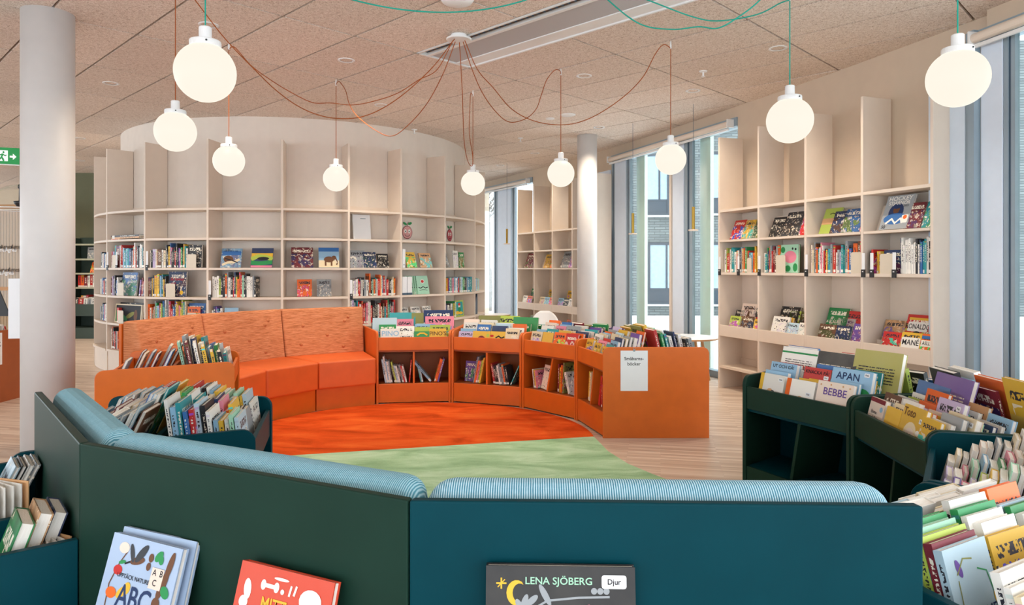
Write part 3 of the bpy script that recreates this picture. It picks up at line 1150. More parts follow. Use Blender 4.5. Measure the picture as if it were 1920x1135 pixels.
# ================================================================== curved bookcase
ANG = [-148.0, -131.1, -113.8, -95.9, -78.5, -62.9, -48.9, -33.5, -16.0, 1.0]
ZS = [0.285, 0.62, 0.965, 1.314, 1.667, 2.02]
curve = empty('curved_bookcase', T(*CW), 'tall beige curved bookcase wrapping the round white wall', 'bookcase')
TH = 0.026
for i, a in enumerate(ANG):
    M = RZ(a)
    top = 2.83
    obj('upright', MB().box(RW + 0.005, RS, -TH / 2, TH / 2, 0.0, top), M_case, curve, M, bevel=0.002, bseg=1)
for i in range(len(ANG) - 1):
    d = math.degrees(TH / 2 / RS)
    a0, a1 = R(ANG[i] + d), R(ANG[i + 1] - d)
    for z in ZS[1:]:
        obj('shelf', MB().arc(RW + 0.003, RS - 0.004, a0, a1, z - 0.026, z, 10), M_case, curve)
    obj('bottom_shelf', MB().arc(RW + 0.003, RS + 0.012, a0, a1, ZS[0] - 0.026, ZS[0], 10), M_case, curve)
    obj('plinth', MB().arc(RS - 0.035, RS - 0.01, a0, a1, 0.0, ZS[0] - 0.026, 10), M_case, curve)
    obj('back_lip', MB().arc(RW + 0.003, RW + 0.02, a0, a1, ZS[5], ZS[5] + 0.07, 10), M_case, curve)


def bay(i):
    """frame at the lower left front corner of bay i, seen from the room"""
    p0 = CW + V((RS * math.cos(R(ANG[i])), RS * math.sin(R(ANG[i])), 0))
    p1 = CW + V((RS * math.cos(R(ANG[i + 1])), RS * math.sin(R(ANG[i + 1])), 0))
    return frame(p0, p1 - p0) @ T(0.02, 0.0, 0), (p1 - p0).length - 0.04


BN = ['first bay', 'second bay', 'third bay', 'fourth bay', 'fifth bay', 'sixth bay', 'seventh bay', 'eighth bay', 'ninth bay']
SN = ['bottom shelf', 'second shelf', 'third shelf', 'fourth shelf', 'fifth shelf']
# bay 1 of ANG is the first whole bay beside the column
def where(b, s):
    return '%s, %s, curved bookcase' % (SN[s], BN[b - 1] if b else 'end bay')


CE = 'column end'
Y0 = 0.03
def crow(b, s, u0, u1, seq, hmin, hmax, **k):
    F, L = bay(b)
    spines(F, u0 * L, u1 * L, Y0 + k.pop('dy', 0.0), ZS[s], seq, hmin, hmax, where(b, s), CE, 'hardback_book', **k)


def cface(b, s, u, w, h, t, code, style, look, lean=14, dy=0.05, **k):
    F, L = bay(b)
    return facing('display_book', F, u * L, dy, ZS[s] + .0006, w, h, t, code, style, look + ' on ' + where(b, s), lean, 'face-out books of the curved bookcase', **k)


def cend(b, s, u, txt='beige bookend on '):
    F, L = bay(b)
    return bookend(F, u * L, 0.012, ZS[s], txt + where(b, s), 0.13, 0.16)


def clabel(b, s, u):
    F, L = bay(b)
    return shelf_label(F, u * L, 0.0, ZS[s], 'white shelf marker in black clip on ' + where(b, s), 0.2)


# end bay in profile
crow(0, 2, 0.3, 0.75, 'WEBRWK', .17, .22)
crow(0, 3, 0.3, 0.8, 'KEWRBWD', .17, .22)
crow(0, 1, 0.3, 0.75, 'EWKBRW', .18, .24)
# first bay
F, L = bay(1)
for k, (z, w, d, t, c, st, lb) in enumerate(((0, .24, .2, .012, 'O', 'plain', 'flat orange book under the flat grey volumes'), (0.0125, .78, .24, .02, 'H', 'photo', 'flat tan volume above the orange book'), (0.033, .77, .25, .022, 'F', 'photo', 'large flat charcoal atlas topmost of its pile'))):
    M = F @ T(0.02, 0.035, ZS[4] + z + t + .001) @ RY(90)
    book('flat_book', t, d, w * L, M, c, st, lb + ' in first bay of the curved bookcase', 'book', 'flat books in the first bay')
crow(1, 3, .01, .12, 'WRI', .2, .24)
crow(1, 3, .12, .28, 'TZ', .27, .3)
crow(1, 3, .28, .99, 'WRRSTSTBNEOWRKEWWTKY', .2, .31)
clabel(1, 3, -0.02); clabel(1, 3, .24); cend(1, 3, .10)
crow(1, 2, .01, .22, 'ZIIKBW', .18, .26)
o = cface(1, 2, .24, .34, .29, .02, 'B', 'photo', 'wide blue travel book with white lettering behind a bookend', 6, .06)
text('cover_title', 'THIS IS', .045, ink('W'), o, on_front(.02, .19, .235))
text('cover_title', 'LAND', .045, ink('W'), o, on_front(.02, .2, .17))
crow(1, 2, .80, .99, 'VZRNZB', .18, .25, lean=9)
cend(1, 2, .27)
cface(1, 1, .03, .56, .25, .03, 'K', 'photo', 'wide dark book standing behind the framed jungle book', 5, .13)
o = cface(1, 1, .06, .6, .235, .025, 'C', 'plain', 'wide cream edged book with dark jungle picture', 5, .06)
shapes(o, .025, [('K', rrect(.02, .58, .015, .22, 0)), ('G', rrect(.025, .12, .02, .18, 0)), ('U', ell(.35, .1, .1, .03, 20)), ('D', ell(.47, .1, .04, .07)), ('G', ell(.2, .07, .1, .03, -20))])
crow(1, 1, .19, .25, 'R', .19, .2, dy=0.0)
cend(1, 1, .26)
crow(1, 0, .02, .3, 'WOKRDEOZE', .22, .28)
o = cface(1, 0, .38, .3, .28, .03, 'K', 'photo', 'dark cover with pale lettering behind a bookend', 5, .08)
cend(1, 0, .30)
# second bay
crow(2, 3, .03, .3, 'WKIWHDDWC', .2, .23)
crow(2, 3, .3, .66, 'FKYBPKKKRKKVPGKYTW', .19, .3)
cface(2, 3, .66, .19, .27, .03, 'K', 'photo', 'black volume showing its cover at the row end', 3, .04)
cend(2, 3, .675); clabel(2, 3, 0.0)
crow(2, 2, .0, .3, 'DZKYKYYYBSTKYK', .2, .28)
o = cface(2, 2, .32, .25, .3, .025, 'N', 'photo', 'navy science book with red title behind a bookend', 4, .05)
text('cover_title', 'Så funkar', .048, ink('R'), o, on_front(.025, .125, .21), sx=1.1)
text('cover_title', 'det!', .048, ink('R'), o, on_front(.025, .07, .155))
shapes(o, .025, [('Y', ell(.19, .05, .025, .025))])
cend(2, 2, .325)
crow(2, 1, .0, .64, 'OWODHEGSRLBTWKERRBNYYPYLTC', .2, .31)
cface(2, 1, .66, .17, .23, .015, 'O', 'art', 'orange picture book at the end of the row', 4, .03)
cface(2, 1, .62, .25, .27, .02, 'B', 'art', 'blue picture book behind the orange one', 4, .07)
cend(2, 1, .68)
crow(2, 0, .02, .2, 'WWLCYY', .2, .26)
# third bay
o = cface(3, 3, .13, .24, .235, .012, 'S', 'photo', 'square nature book with a lizard under blue sky', 16)
shapes(o, .012, [('B', rrect(.01, .23, .15, .2, 0)), ('D', ell(.09, .1, .06, .045, -15)), ('C', stroke([(.02, .03), (.08, .06), (.16, .07), (.22, .1)], .03)), ('K', stroke([(.05, .11), (.12, .09), (.2, .06)], .012))])
o = cface(3, 3, .56, .25, .24, .012, 'N', 'plain', 'square book with bright landscape bands of yellow, green and pink', 16)
shapes(o, .012, [('Y', rrect(0, .25, .13, .175, 0)), ('L', stroke([(0, .1), (.08, .14), (.17, .13), (.25, .1)], .05)), ('K', ell(.14, .11, .07, .02)), ('G', stroke([(0, .06), (.1, .05), (.25, .065)], .05)), ('P', rrect(0, .25, 0, .025, 0))])
crow(3, 2, .03, .64, 'WWWLKKOEWKRNLOORMKKWWWWEK', .21, .3)
clabel(3, 2, -.01)
crow(3, 1, .02, .17, 'WNVBSW', .17, .24)
cface(3, 1, .2, .16, .22, .03, 'S', 'plain', 'pale blue book ending the short row', 2, .03)
# fourth bay
o = cface(4, 3, .12, .25, .25, .014, 'Z', 'photo', 'colourful square nature book with pale title', 16)
o = cface(4, 3, .55, .24, .25, .014, 'S', 'plain', 'square book with a brown mammoth under blue sky', 16)
shapes(o, .014, [('B', rrect(0, .24, .2, .25, 0)), ('C', rrect(0, .24, 0, .09, 0)), ('D', ell(.12, .1, .06, .038)), ('D', ell(.18, .12, .028, .03)), ('D', rrect(.07, .09, .02, .09, 0)), ('D', rrect(.14, .16, .02, .09, 0)), ('D', stroke([(.2, .12), (.22, .07), (.21, .03)], .014)), ('W', stroke([(.19, .1), (.215, .06), (.23, .08)], .006))])
o = cface(4, 2, .21, .17, .21, .014, 'O', 'art', 'small orange and yellow paperback', 14)
o = cface(4, 2, .52, .17, .21, .012, 'E', 'photo', 'small grey photo paperback', 14)
# fifth bay
cface(5, 3, .03, .2, .22, .012, 'E', 'art', 'pale grey book with red dots', 16)
cface(5, 3, .3, .17, .2, .014, 'N', 'photo', 'night blue fantasy book', 16)
cface(5, 3, .58, .15, .18, .014, 'K', 'art', 'black book with bold red lettering', 16)
crow(5, 2, .03, .26, 'WWIWWRREW', .18, .23)
crow(5, 2, .26, .93, 'KEWDOKMOTWROCBRERDKWCYO', .19, .29)
clabel(5, 2, -.01)
crow(5, 1, .02, .93, 'WIEKTRWRRREPWWRKFFKWRCKDTRGTKPER', .19, .3)
# sheet leaning in the fifth bay
F, L = bay(5)
o = obj('paper_sheet', MB().box(0, .23, 0, .003, 0, .32), M_paper, None, F @ T(.12, .2, ZS[4] + .002) @ RX(-8))
tag(o, 'blank white paper sheet with small heading leaning in the fifth bay', 'paper')
obj('line_print', MB().box(.1, .17, -.0012, -.0004, .265, .275), M_alu, o)
obj('fold_edge', MB().box(-.01, 0, -.02, .003, 0, .33), M_paper, o)
# sixth bay
F, L = bay(6)
for k, u in enumerate((.02,)):
    e = empty('binder', F @ T(u * L, .02, ZS[3] + .0006), 'slim white binder standing on ' + where(6, 3), 'binder', 'white binders')
    obj('cover', MB().box(0, .05, 0, .22, 0, .24), M_paper, e, bevel=.003)
    obj('finger_ring', MB().lathe([(.009, 0), (.009, .001)], 12, 0, T(.025, -.001, .04) @ RX(90)), M_alu, e)
cface(6, 3, .17, .17, .21, .014, 'Y', 'art', 'pale yellow book with violet picture', 18)
cface(6, 3, .5, .2, .2, .016, 'H', 'art', 'tan picture book with small people', 18)
for k in range(2):
    e = empty('binder', F @ T((.02 + .12 * k) * L, .02, ZS[2] + .0006), ('first' if k == 0 else 'second') + ' white binder with dark foot on ' + where(6, 2), 'binder', 'white binders')
    obj('cover', MB().box(0, .075, 0, .22, .026, .235), M_paper, e, bevel=.003)
    obj('foot', MB().box(-.002, .077, -.003, .22, 0, .026), M_gasket, e)
for k in range(6):
    o = cface(6, 2, .24 + .033 * k, .2, .245, .01, 'M', 'plain', 'mint booklet with round red emblem, %s of the fan' % ORD[k], 12, .11 - .015 * k, turn=0)
    shapes(o, .01, [('W', ell(.1, .17, .035, .028)), ('R', ell(.1, .17, .026, .02)), ('K', stroke([(.02, .09), (.06, .08), (.1, .1), (.14, .08), (.18, .09)], .012)), ('K', stroke([(.03, .05), (.1, .06), (.17, .05)], .006))])
cface(6, 1, .02, .16, .19, .012, 'W', 'photo', 'black and white comic, first of three', 18)
cface(6, 1, .3, .16, .19, .014, 'W', 'photo', 'black and white comic, second of three', 18)
cface(6, 1, .58, .15, .19, .012, 'W', 'photo', 'black and white comic, third of three', 18)
# seventh bay
cface(7, 3, .0, .12, .2, .014, 'P', 'art', 'rosy comic half hidden by a grey one', 20)
cface(7, 3, .07, .15, .21, .014, 'E', 'photo', 'grey comic leaning back', 20)
cface(7, 3, .36, .14, .24, .012, 'W', 'art', 'white booklet with line drawings', 4)
cface(7, 3, .57, .14, .22, .012, 'G', 'art', 'light green booklet with line drawings', 4)
crow(7, 2, .02, .99, 'WNYRBMEPESWSREWSMGFKESTBTT', .2, .22, wmin=.2, wmax=.21)
crow(7, 1, .0, .3, 'WVNEWKWW', .17, .2)
cface(7, 1, .05, .3, .28, .008, 'G', 'plain', 'tall green folder behind the slim row', 3, .2)
crow(7, 1, .3, .42, 'GYGLW', .2, .23)
o = cface(7, 1, .42, .25, .23, .012, 'L', 'plain', 'green framed picture book with a red haired gardener', 4)
shapes(o, .012, [('T', rrect(.02, .23, .02, .21, .02)), ('Q', ell(.13, .15, .03, .03)), ('R', ell(.13, .175, .036, .02)), ('G', ell(.13, .1, .04, .035)), ('Y', ell(.07, .055, .05, .025)), ('Y', ell(.16, .05, .06, .02))])
# eighth bay (turning away)
cface(8, 3, .15, .16, .19, .012, 'L', 'art', 'lime leaflet on the turning end', 20)
crow(8, 2, .05, .6, 'WZEKWSPMA', .17, .24)
F, L = bay(8)
mf = empty('magazine_file', F @ T(.08, .03, ZS[1] + .0006), 'dark magazine file with sloping side on the second shelf of the eighth bay', 'file box')
poly = [(0, 0), (.24, 0), (.24, .30), (.2, .30), (0, .12)]
Mz = Matrix(((1, 0, 0, 0), (0, 0, -1, 0), (0, 1, 0, 0), (0, 0, 0, 1)))
obj('side_panel', MB().prism(poly, 0, .004, 0, Mz), M_gasket, mf)
obj('side_panel', MB().prism(poly, -.09, -.086, 0, Mz), M_gasket, mf)
obj('back_panel', MB().box(.236, .24, 0, .09, 0, .3), M_gasket, mf)
obj('bottom_panel', MB().box(0, .24, 0, .09, 0, .004), M_gasket, mf)
crow(8, 1, .0, .12, 'WOE', .24, .3)

# fruit stickers on the wall at the back of two bays
def fruit(b, u, code, label):
    F, L = bay(b)
    a = ANG[b] + (ANG[b + 1] - ANG[b]) * u
    p = CW + V(((RW + .006) * math.cos(R(a)), (RW + .006) * math.sin(R(a)), ZS[4] + .12))
    f = frame(p, (-math.sin(R(a)), math.cos(R(a)), 0))
    m = Matrix(((1, 0, 0, 0), (0, 0, 1, 0), (0, 1, 0, 0), (0, 0, 0, 1)))
    m = Matrix(((1, 0, 0, 0), (0, 0, -1, 0), (0, 1, 0, 0), (0, 0, 0, 1)))
    e = obj('fruit_sticker', MB().prism(ell(0, 0, .085, .088, 0, 28), 0, .002), ink('Z'), None, f @ m)
    tag(e, label, 'sticker')
    mb = MB()
    mb.flat(ell(0, 0, .078, .081, 0, 28), .0024, 0)
    for s in (-1, 1):
        mb.flat(ell(.032 * s, .015, .02, .027), .003, 1)
        mb.flat(ell(.03 * s, .012, .008, .011), .0034, 2)
    mb.flat(stroke([(-.045, -.03), (-.02, -.05), (.02, -.05), (.045, -.03)], .007), .003, 2)
    obj('face_print', mb, [ink(code), ink('W'), ink('K')], e)
    lf = MB().flat(ell(-.04, .115, .035, .016, -25), .002, 0).flat(ell(.045, .12, .035, .018, 20), .002, 0).flat(stroke([(0, .08), (.004, .11), (.02, .14)], .008), .0026, 1)
    obj('leaf_print', lf, [ink('G'), ink('D')], e)
fruit(6, .44, 'J', 'pale pink smiling fruit sticker with green leaves in the sixth bay')
fruit(7, .74, 'X', 'darker pink smiling fruit sticker with green leaves in the seventh bay')

# ================================================================== straight bookcases
def bookcase(name, label, F, nb, bw, depth, top, z_top, z_led, z_row, z_tr, z_bot, led_rows):
    """open case: tall top bays, sloped display ledges, a shelf row, a tilted trough with front board, a bottom shelf"""
    e = empty(name, F, label, 'bookcase')
    t = .026
    for i in range(nb + 1):
        obj('upright', MB().box(i * bw - t / 2, i * bw + t / 2, 0, depth, 0, top), M_case, e, bevel=.002, bseg=1)
    for i in range(nb):
        x0, x1 = i * bw + t / 2 + .0005, (i + 1) * bw - t / 2 - .0005
        obj('back_panel', MB().box(x0, x1, depth - .012, depth, 0.02, z_top), M_case, e)
        obj('shelf', MB().box(x0, x1, .002, depth - .012, z_top - .026, z_top), M_case, e)
        if z_row:
            obj('shelf', MB().box(x0, x1, .002, depth - .012, z_row - .026, z_row), M_case, e)
        for zl in led_rows:
            obj('display_ledge', MB().box(x0 + .002, x1 - .002, .0, .15, zl - .022, zl), M_case, e, T(0, 0, 0), bevel=.002, bseg=1)
            obj('display_board', MB().box(x0 + .002, x1 - .002, 0, .012, 0, .24), M_case, e, T(0, .135, zl) @ RX(-22))
        obj('front_board', MB().box(x0, x1, -.002, .02, z_tr - .12, z_tr), M_case, e, bevel=.002, bseg=1)
        obj('trough_floor', MB().box(x0, x1, .02, depth - .012, z_tr - .12, z_tr - .1), M_case, e)
        obj('trough_step', MB().box(x0, x1, .15, .165, z_tr - .1, z_tr + .02), M_case, e)
        obj('shelf', MB().box(x0, x1, .002, depth - .012, z_bot - .026, z_bot), M_case, e)
        obj('rear_lip', MB().box(x0, x1, depth - .03, depth - .012, z_bot, z_bot + .07), M_case, e)
    return e


RF = frame((2.27, 7.67, 0), (0.87, -2.44, 0))
bookcase('beige_bookcase', 'tall beige four bay bookcase against the window wall', RF, 4, .648, .31, 2.745, 1.945, 1.63, 1.265, .69, .247, (1.615,))
DF = frame((.10, 12.75, 0), (.45, -.89, 0))
bookcase('beige_bookcase', 'far beige bookcase partly behind the slim column', DF, 4, .628, .31, 2.745, 1.945, 1.63, None, .70, .247, (1.31,))
# the far case has one more plain shelf
e = bpy.data.objects['beige_bookcase.001']
for i in range(4):
    obj('shelf', MB().box(i * .628 + .0135, (i + 1) * .628 - .0135, .002, .298, 1.594, 1.62), M_case, e)


def rbay(i):
    return RF @ T(i * .648 + .016, 0, 0), .648 - .032


RBN = ['first bay', 'second bay', 'third bay', 'fourth bay']
def rface(i, z, u, w, h, t, code, style, look, lean, y, row, **k):
    F, L = rbay(i)
    u = min(u, (L - w - .006) / L)
    return facing('cover_out_book', F, u * L, y, z + .0006, w, h, t, code, style, '%s %s, %s of beige bookcase' % (look, row, RBN[i]), lean, 'face-out books of the beige bookcase', **k)


ZL = 1.616
led = 'on sloped ledge'
rface(0, ZL, .17, .19, .22, .014, 'R', 'art', 'red book with pale lower half', 22, .05, led)
rface(0, ZL, .47, .17, .21, .012, 'Y', 'photo', 'yellow and black comic', 22, .05, led)
rface(0, ZL, .74, .15, .2, .012, 'U', 'photo', 'olive and cream comic', 22, .05, led)
rface(1, ZL, .12, .19, .21, .012, 'K', 'photo', 'small black manga with crowd picture', 22, .05, led)
rface(1, ZL, .42, .22, .25, .014, 'F', 'photo', 'larger dark manga with white speech balloon', 22, .05, led)
rface(1, ZL, .8, .12, .22, .012, 'R', 'art', 'red comic cut off by the upright', 22, .05, led)
o = rface(2, ZL, .12, .2, .25, .014, 'L', 'plain', 'lime green book with orange middle', 22, .07, led)
shapes(o, .014, [('H', rrect(0, .2, .09, .15, 0)), ('K', stroke([(.07, .19), (.1, .2), (.13, .19)], .008))])
rface(2, ZL, .36, .2, .21, .012, 'N', 'photo', 'navy racing book', 22, .05, led)
rface(2, ZL, .58, .2, .22, .012, 'B', 'photo', 'blue football book with red and white players', 22, .045, led)
rface(2, ZL, .84, .1, .22, .012, 'P', 'art', 'pink and yellow book beside the upright', 22, .05, led)
o = rface(3, ZL, .17, .26, .30, .02, 'E', 'plain', 'large grey ice hockey annual', 22, .05, led)
shapes(o, .02, [('N', ell(.12, .15, .07, .08)), ('D', ell(.12, .17, .03, .036)), ('N', ell(.12, .2, .04, .022)), ('B', ell(.13, .09, .11, .05)), ('W', stroke([(.05, .05), (.1, .09), (.14, .05), (.18, .09), (.21, .05)], .02)), ('W', rrect(.19, .25, .05, .12, .01)), ('O', ell(.22, .1, .018, .018))])
text('cover_title', 'HOCKEY', .052, ink('W'), o, on_front(.02, .13, .268), sx=1.05)
text('cover_title', 'STJÄRNOR', .042, ink('W'), o, on_front(.02, .13, .228), sx=1.0)
text('cover_title', '2025', .024, ink('K'), o, on_front(.02, .2, .2))
text('cover_title', '50', .04, ink('K'), o, on_front(.02, .04, .02))
rface(3, ZL, .55, .15, .22, .014, 'Z', 'photo', 'dark red basketball book', 22, .05, led)
rface(3, ZL, .81, .11, .22, .012, 'T', 'art', 'teal book against the end upright', 22, .05, led)

ZR = 1.265
PE = 'far end'
def rrow(i, u0, u1, seq, hmin, hmax, **k):
    F, L = rbay(i)
    spines(F, u0 * L, u1 * L, .03, ZR, seq, hmin, hmax, 'middle row, %s of beige bookcase' % RBN[i], PE, 'paperback', **k)


def rlab(i, u):
    F, L = rbay(i)
    shelf_label(F, u * L, -.004, ZR, 'white marker in black clip on middle row, %s of beige bookcase' % RBN[i], .17)


rlab(0, -.02)
rrow(0, .05, .62, 'WLRWCTTWOWFSHO', .17, .27)
rlab(0, .5)
rrow(0, .62, .98, 'GURTSOYYH', .18, .27)
bookend(rbay(0)[0], .72 * .616, .012, ZR, 'beige bookend in the middle row, first bay of beige bookcase', .07, .15)
rrow(1, .04, .36, 'WTGNOERZDE', .18, .27)
o = rface(1, ZR, .40, .24, .27, .02, 'G', 'plain', 'green spotted book behind bookend', 2, .05, 'in middle row')
shapes(o, .02, [('M', rrect(0, .24, .0, .27, 0)), ('P', ell(.13, .15, .085, .06)), ('K', ell(.16, .23, .012, .012)), ('K', ell(.2, .225, .012, .012)), ('G', ell(.03, .22, .03, .03)), ('G', ell(.2, .05, .03, .04)), ('G', ell(.1, .04, .04, .03))])
rrow(1, .36, .40, 'O', .26, .27)
bookend(rbay(1)[0], .37 * .616, .012, ZR, 'beige bookend before the green book, second bay of beige bookcase', .13, .17)
rlab(1, -.02)
rrow(2, .04, .80, 'QCEDOTWPWRKYVTEORWEITTGEOB', .18, .28)
rrow(2, .82, 1.0, 'ODR', .25, .28)
bookend(rbay(2)[0], .82 * .616, .012, ZR, 'beige bookend in the middle row, third bay of beige bookcase', .11, .18)
rlab(2, -.02)
rrow(3, .05, .11, 'KR', .18, .2)
rlab(3, -.02); rlab(3, .12); rlab(3, .47)
rrow(3, .18, .23, 'YY', .18, .19)
o = rface(3, ZR, .24, .2, .19, .014, 'N', 'art', 'blue book behind the wide bookend', 2, .06, 'in middle row')
bookend(rbay(3)[0], .25 * .616, .012, ZR, 'beige bookend before the blue book, fourth bay of beige bookcase', .14, .16)
rrow(3, .53, .99, 'NWWWWWWWWWKWNBTTWWKZ', .22, .285, wmin=.19, wmax=.2)

# trough of the beige bookcase
ZT = .635
for i, front, back in ((0, [('L', .15, .17, .16, 'pale green and lilac'), ('D', .47, .19, .17, 'brown bear'), ('Y', .83, .12, .15, 'yellow')], [('K', .12, .14, .16, 'dark'), ('Q', .38, .24, .24, 'horse'), ('F', .72, .14, .2, 'grey')]),
                       (1, [('W', .18, .23, .2, 'photo covered'), ('A', .5, .17, .15, 'pale blue'), ('W', .82, .13, .16, 'white')], [('K', .32, .26, .24, 'black'), ('D', .78, .15, .2, 'brown'), ('L', .54, .2, .2, 'lime')]),
                       (2, [('D', .14, .2, .17, 'brown badge'), ('N', .46, .17, .17, 'navy'), ('V', .78, .14, .2, 'violet striped')], [('G', .28, .24, .26, 'green football'), ('R', .62, .2, .24, 'patterned red'), ('W', .5, .2, .17, 'white football team')]),
                       (3, [('R', .22, .17, .16, 'red and blue'), ('Y', .50, .18, .17, 'yellow topped'), ('O', .80, .12, .17, 'orange')], [('H', .27, .2, .19, 'tan portrait'), ('R', .60, .23, .25, 'red star player'), ('E', 1.02, .12, .28, 'grey')])):
    for c, u, w, h, look in back:
        o = rface(i, ZT + .055, max(.01, u - .24), w, h, .02, c, 'photo' if c in 'KFDH' else 'art', look + ' book', 18, .17, 'in back of trough')
        if look == 'horse':
            text('cover_title', 'HÄST', .07, ink('D'), o, on_front(.02, .12, .165), sx=.8)
            shapes(o, .02, [('D', ell(.13, .07, .04, .05)), ('D', ell(.13, .12, .018, .04))])
        if look == 'green football':
            text('cover_title', 'GALEN I', .045, ink('Q'), o, on_front(.02, .12, .13) @ RZ(8), sx=.9)
            text('cover_title', 'FOTBOLL', .045, ink('Q'), o, on_front(.02, .12, .085) @ RZ(8), sx=.9)
        if look == 'red star player':
            shapes(o, .02, [('Y', rrect(.02, .2, .205, .225, .004)), ('W', rrect(.02, .2, .11, .19, .01)), ('H', ell(.11, .07, .03, .035)), ('K', ell(.11, .1, .03, .014))])
            text('cover_title', 'RONALDO', .058, ink('K'), o, on_front(.02, .11, .15, .0014), sx=.78)
        if c == 'E' and i == 3:
            text('cover_title', 'HOC', .05, ink('W'), o, on_front(.02, .06, .24))
    for c, u, w, h, look in front:
        o = rface(i, ZT, u, w, h, .018, c, 'photo' if c in 'DN' else 'art', look + ' book', 16, .035, 'in front of trough')
        if look == 'yellow topped':
            shapes(o, .018, [('W', rrect(.008, .172, .04, .13, .006)), ('E', rrect(.008, .172, .04, .045, 0)), ('Y', ell(.09, .02, .05, .015))])
            text('cover_title', 'MANÉ', .062, ink('K'), o, on_front(.018, .09, .088, .0014), sx=.9)
        if c == 'O' and i == 3:
            shapes(o, .018, [('B', rrect(0, .09, .13, .155, 0)), ('W', rrect(0, .09, .07, .12, 0))])
            text('cover_title', 'ASLL', .04, ink('K'), o, on_front(.018, .045, .095, .0014), sx=.8)
    for k in range(3):
        rface(i, ZT, front[k][1] + .03, front[k][2] * .95, front[k][3] * .98, .018, random.choice('KWBRDY'), 'art', '%s book tucked behind the %s one' % (('slim', 'plain', 'small')[k], front[k][4]), 16, .066, 'in trough', parts=False)

# far case
def dface(i, z, u, w, h, t, code, style, look, lean, y):
    F = DF @ T(i * .628 + .016, 0, 0)
    u = min(u, (.59 - w) / .596)
    return facing('far_case_book', F, u * .596, y, z + .0006, w, h, t, code, style, '%s, %s of the far beige bookcase' % (look, RBN[i]), lean, 'face-out books of the far beige bookcase', parts=False)
for i, u, w, h, c, lk in ((0, .25, .28, .27, 'Z', 'crimson book on ledge'), (0, .75, .15, .2, 'U', 'olive book on ledge'), (1, .35, .24, .24, 'Y', 'yellow book on ledge'), (1, .72, .2, .2, 'O', 'orange book on ledge'), (2, .25, .26, .28, 'E', 'grey and white book on ledge'), (2, .65, .22, .24, 'P', 'pink book on ledge'), (3, .1, .2, .25, 'W', 'white book on ledge'), (3, .45, .2, .25, 'K', 'black book on ledge')):
    dface(i, 1.312, u, w, h, .014, c, 'art', lk, 20, .05)
for i, row in enumerate(('WO GSR', 'CSO YOB', 'SKWYEF', 'UYR')):
    fr, bk = row[:3].replace(' ', ''), row[3:].replace(' ', '')
    for k, c in enumerate(fr):
        dface(i, .645, .12 + .28 * k, .17, .17, .02, c, 'art', CODES[c][1] + ' book in front of trough', 16, .035)
    for k, c in enumerate(bk):
        dface(i, .70, .2 + .26 * k, .2, .24, .02, c, 'art', CODES[c][1] + ' book in back of trough', 16, .17)
for i, c in ((0, 'U'), (0, 'A'), (1, 'Z'), (1, 'D'), (2, 'O'), (2, 'D')):
    dface(i, .25, .45 if c in 'UZO' else .7, .18, .22, .02, c, 'art', CODES[c][1] + ' book on the bottom shelf', 10, .08)

# ================================================================== rings of low furniture
CO = V((-0.76, 5.36, 0))      # orange ring
CG = V((0.332, 3.34, 0))       # green ring
RI, RO = 1.46, 2.22


def ring(C, a_from, a_to):
    """frame with origin at the ring's centre, y pointing outward through the middle of the unit; half angle"""
    th = R((a_from + a_to) / 2)
    return frame(C, (math.sin(th), -math.cos(th), 0)), R(abs(a_to - a_from) / 2)


def trap(y0, y1, hh, m=0.0):
    t = math.tan(hh)
    k = m / math.cos(hh)
    return [(-(y0 * t - k), y0), (y0 * t - k, y0), (y1 * t - k, y1), (-(y1 * t - k), y1)]


SIDE = Matrix(((0, 0, 1, 0), (1, 0, 0, 0), (0, 1, 0, 0), (0, 0, 0, 1)))


def bin_unit(name, label, C, a0, a1, mat_, mat_in, lean=(0.0,), ri=RI, ro=RO, hs=.70, closed=False):
    F, hh = ring(C, a0, a1)
    e = empty(name, F, label, 'book bin')
    t = .022
    g = .003
    yi, yo = ri * math.cos(hh), ro * math.cos(hh)
    prof = rrect(ri, ro, 0.0, hs, .05, 'cd', 6)
    o1 = obj('side_panel', MB().prism(prof, -t - g, -g, 0, RZ(-math.degrees(hh)) @ SIDE), mat_, e, bevel=.002, bseg=1)
    o2 = obj('side_panel', MB().prism(prof, g, t + g, 0, RZ(math.degrees(hh)) @ SIDE), mat_, e, bevel=.002, bseg=1)
    m = t + g + .001
    obj('front_lip', MB().prism(trap(yi + .012, yi + .03, hh, m), .515, .64), mat_, e, bevel=.002, bseg=1)
    obj('rear_lip', MB().prism(trap(yo - .03, yo - .012, hh, m), .515, .64), mat_, e, bevel=.002, bseg=1)
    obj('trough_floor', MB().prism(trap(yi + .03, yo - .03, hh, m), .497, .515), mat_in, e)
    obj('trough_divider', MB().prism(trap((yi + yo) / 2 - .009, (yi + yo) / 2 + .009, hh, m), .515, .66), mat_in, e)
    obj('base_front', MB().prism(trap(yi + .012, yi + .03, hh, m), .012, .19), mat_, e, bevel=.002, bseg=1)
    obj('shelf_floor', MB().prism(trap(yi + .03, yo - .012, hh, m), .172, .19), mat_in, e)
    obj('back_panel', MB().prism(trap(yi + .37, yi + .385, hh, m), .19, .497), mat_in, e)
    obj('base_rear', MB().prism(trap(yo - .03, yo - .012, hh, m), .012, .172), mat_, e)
    for k, dl in enumerate(lean):
        x = (k + 1) / (len(lean) + 1) * 2 - 1
        xx = x * yi * math.tan(hh)
        obj('divider', MB().box(-.009, .009, yi + .03, yi + .37, 0, .306 / math.cos(R(dl))), mat_, e, T(xx - .153 * math.tan(R(dl)), 0, .191) @ RY(dl))
    return e, F, hh, yi, yo


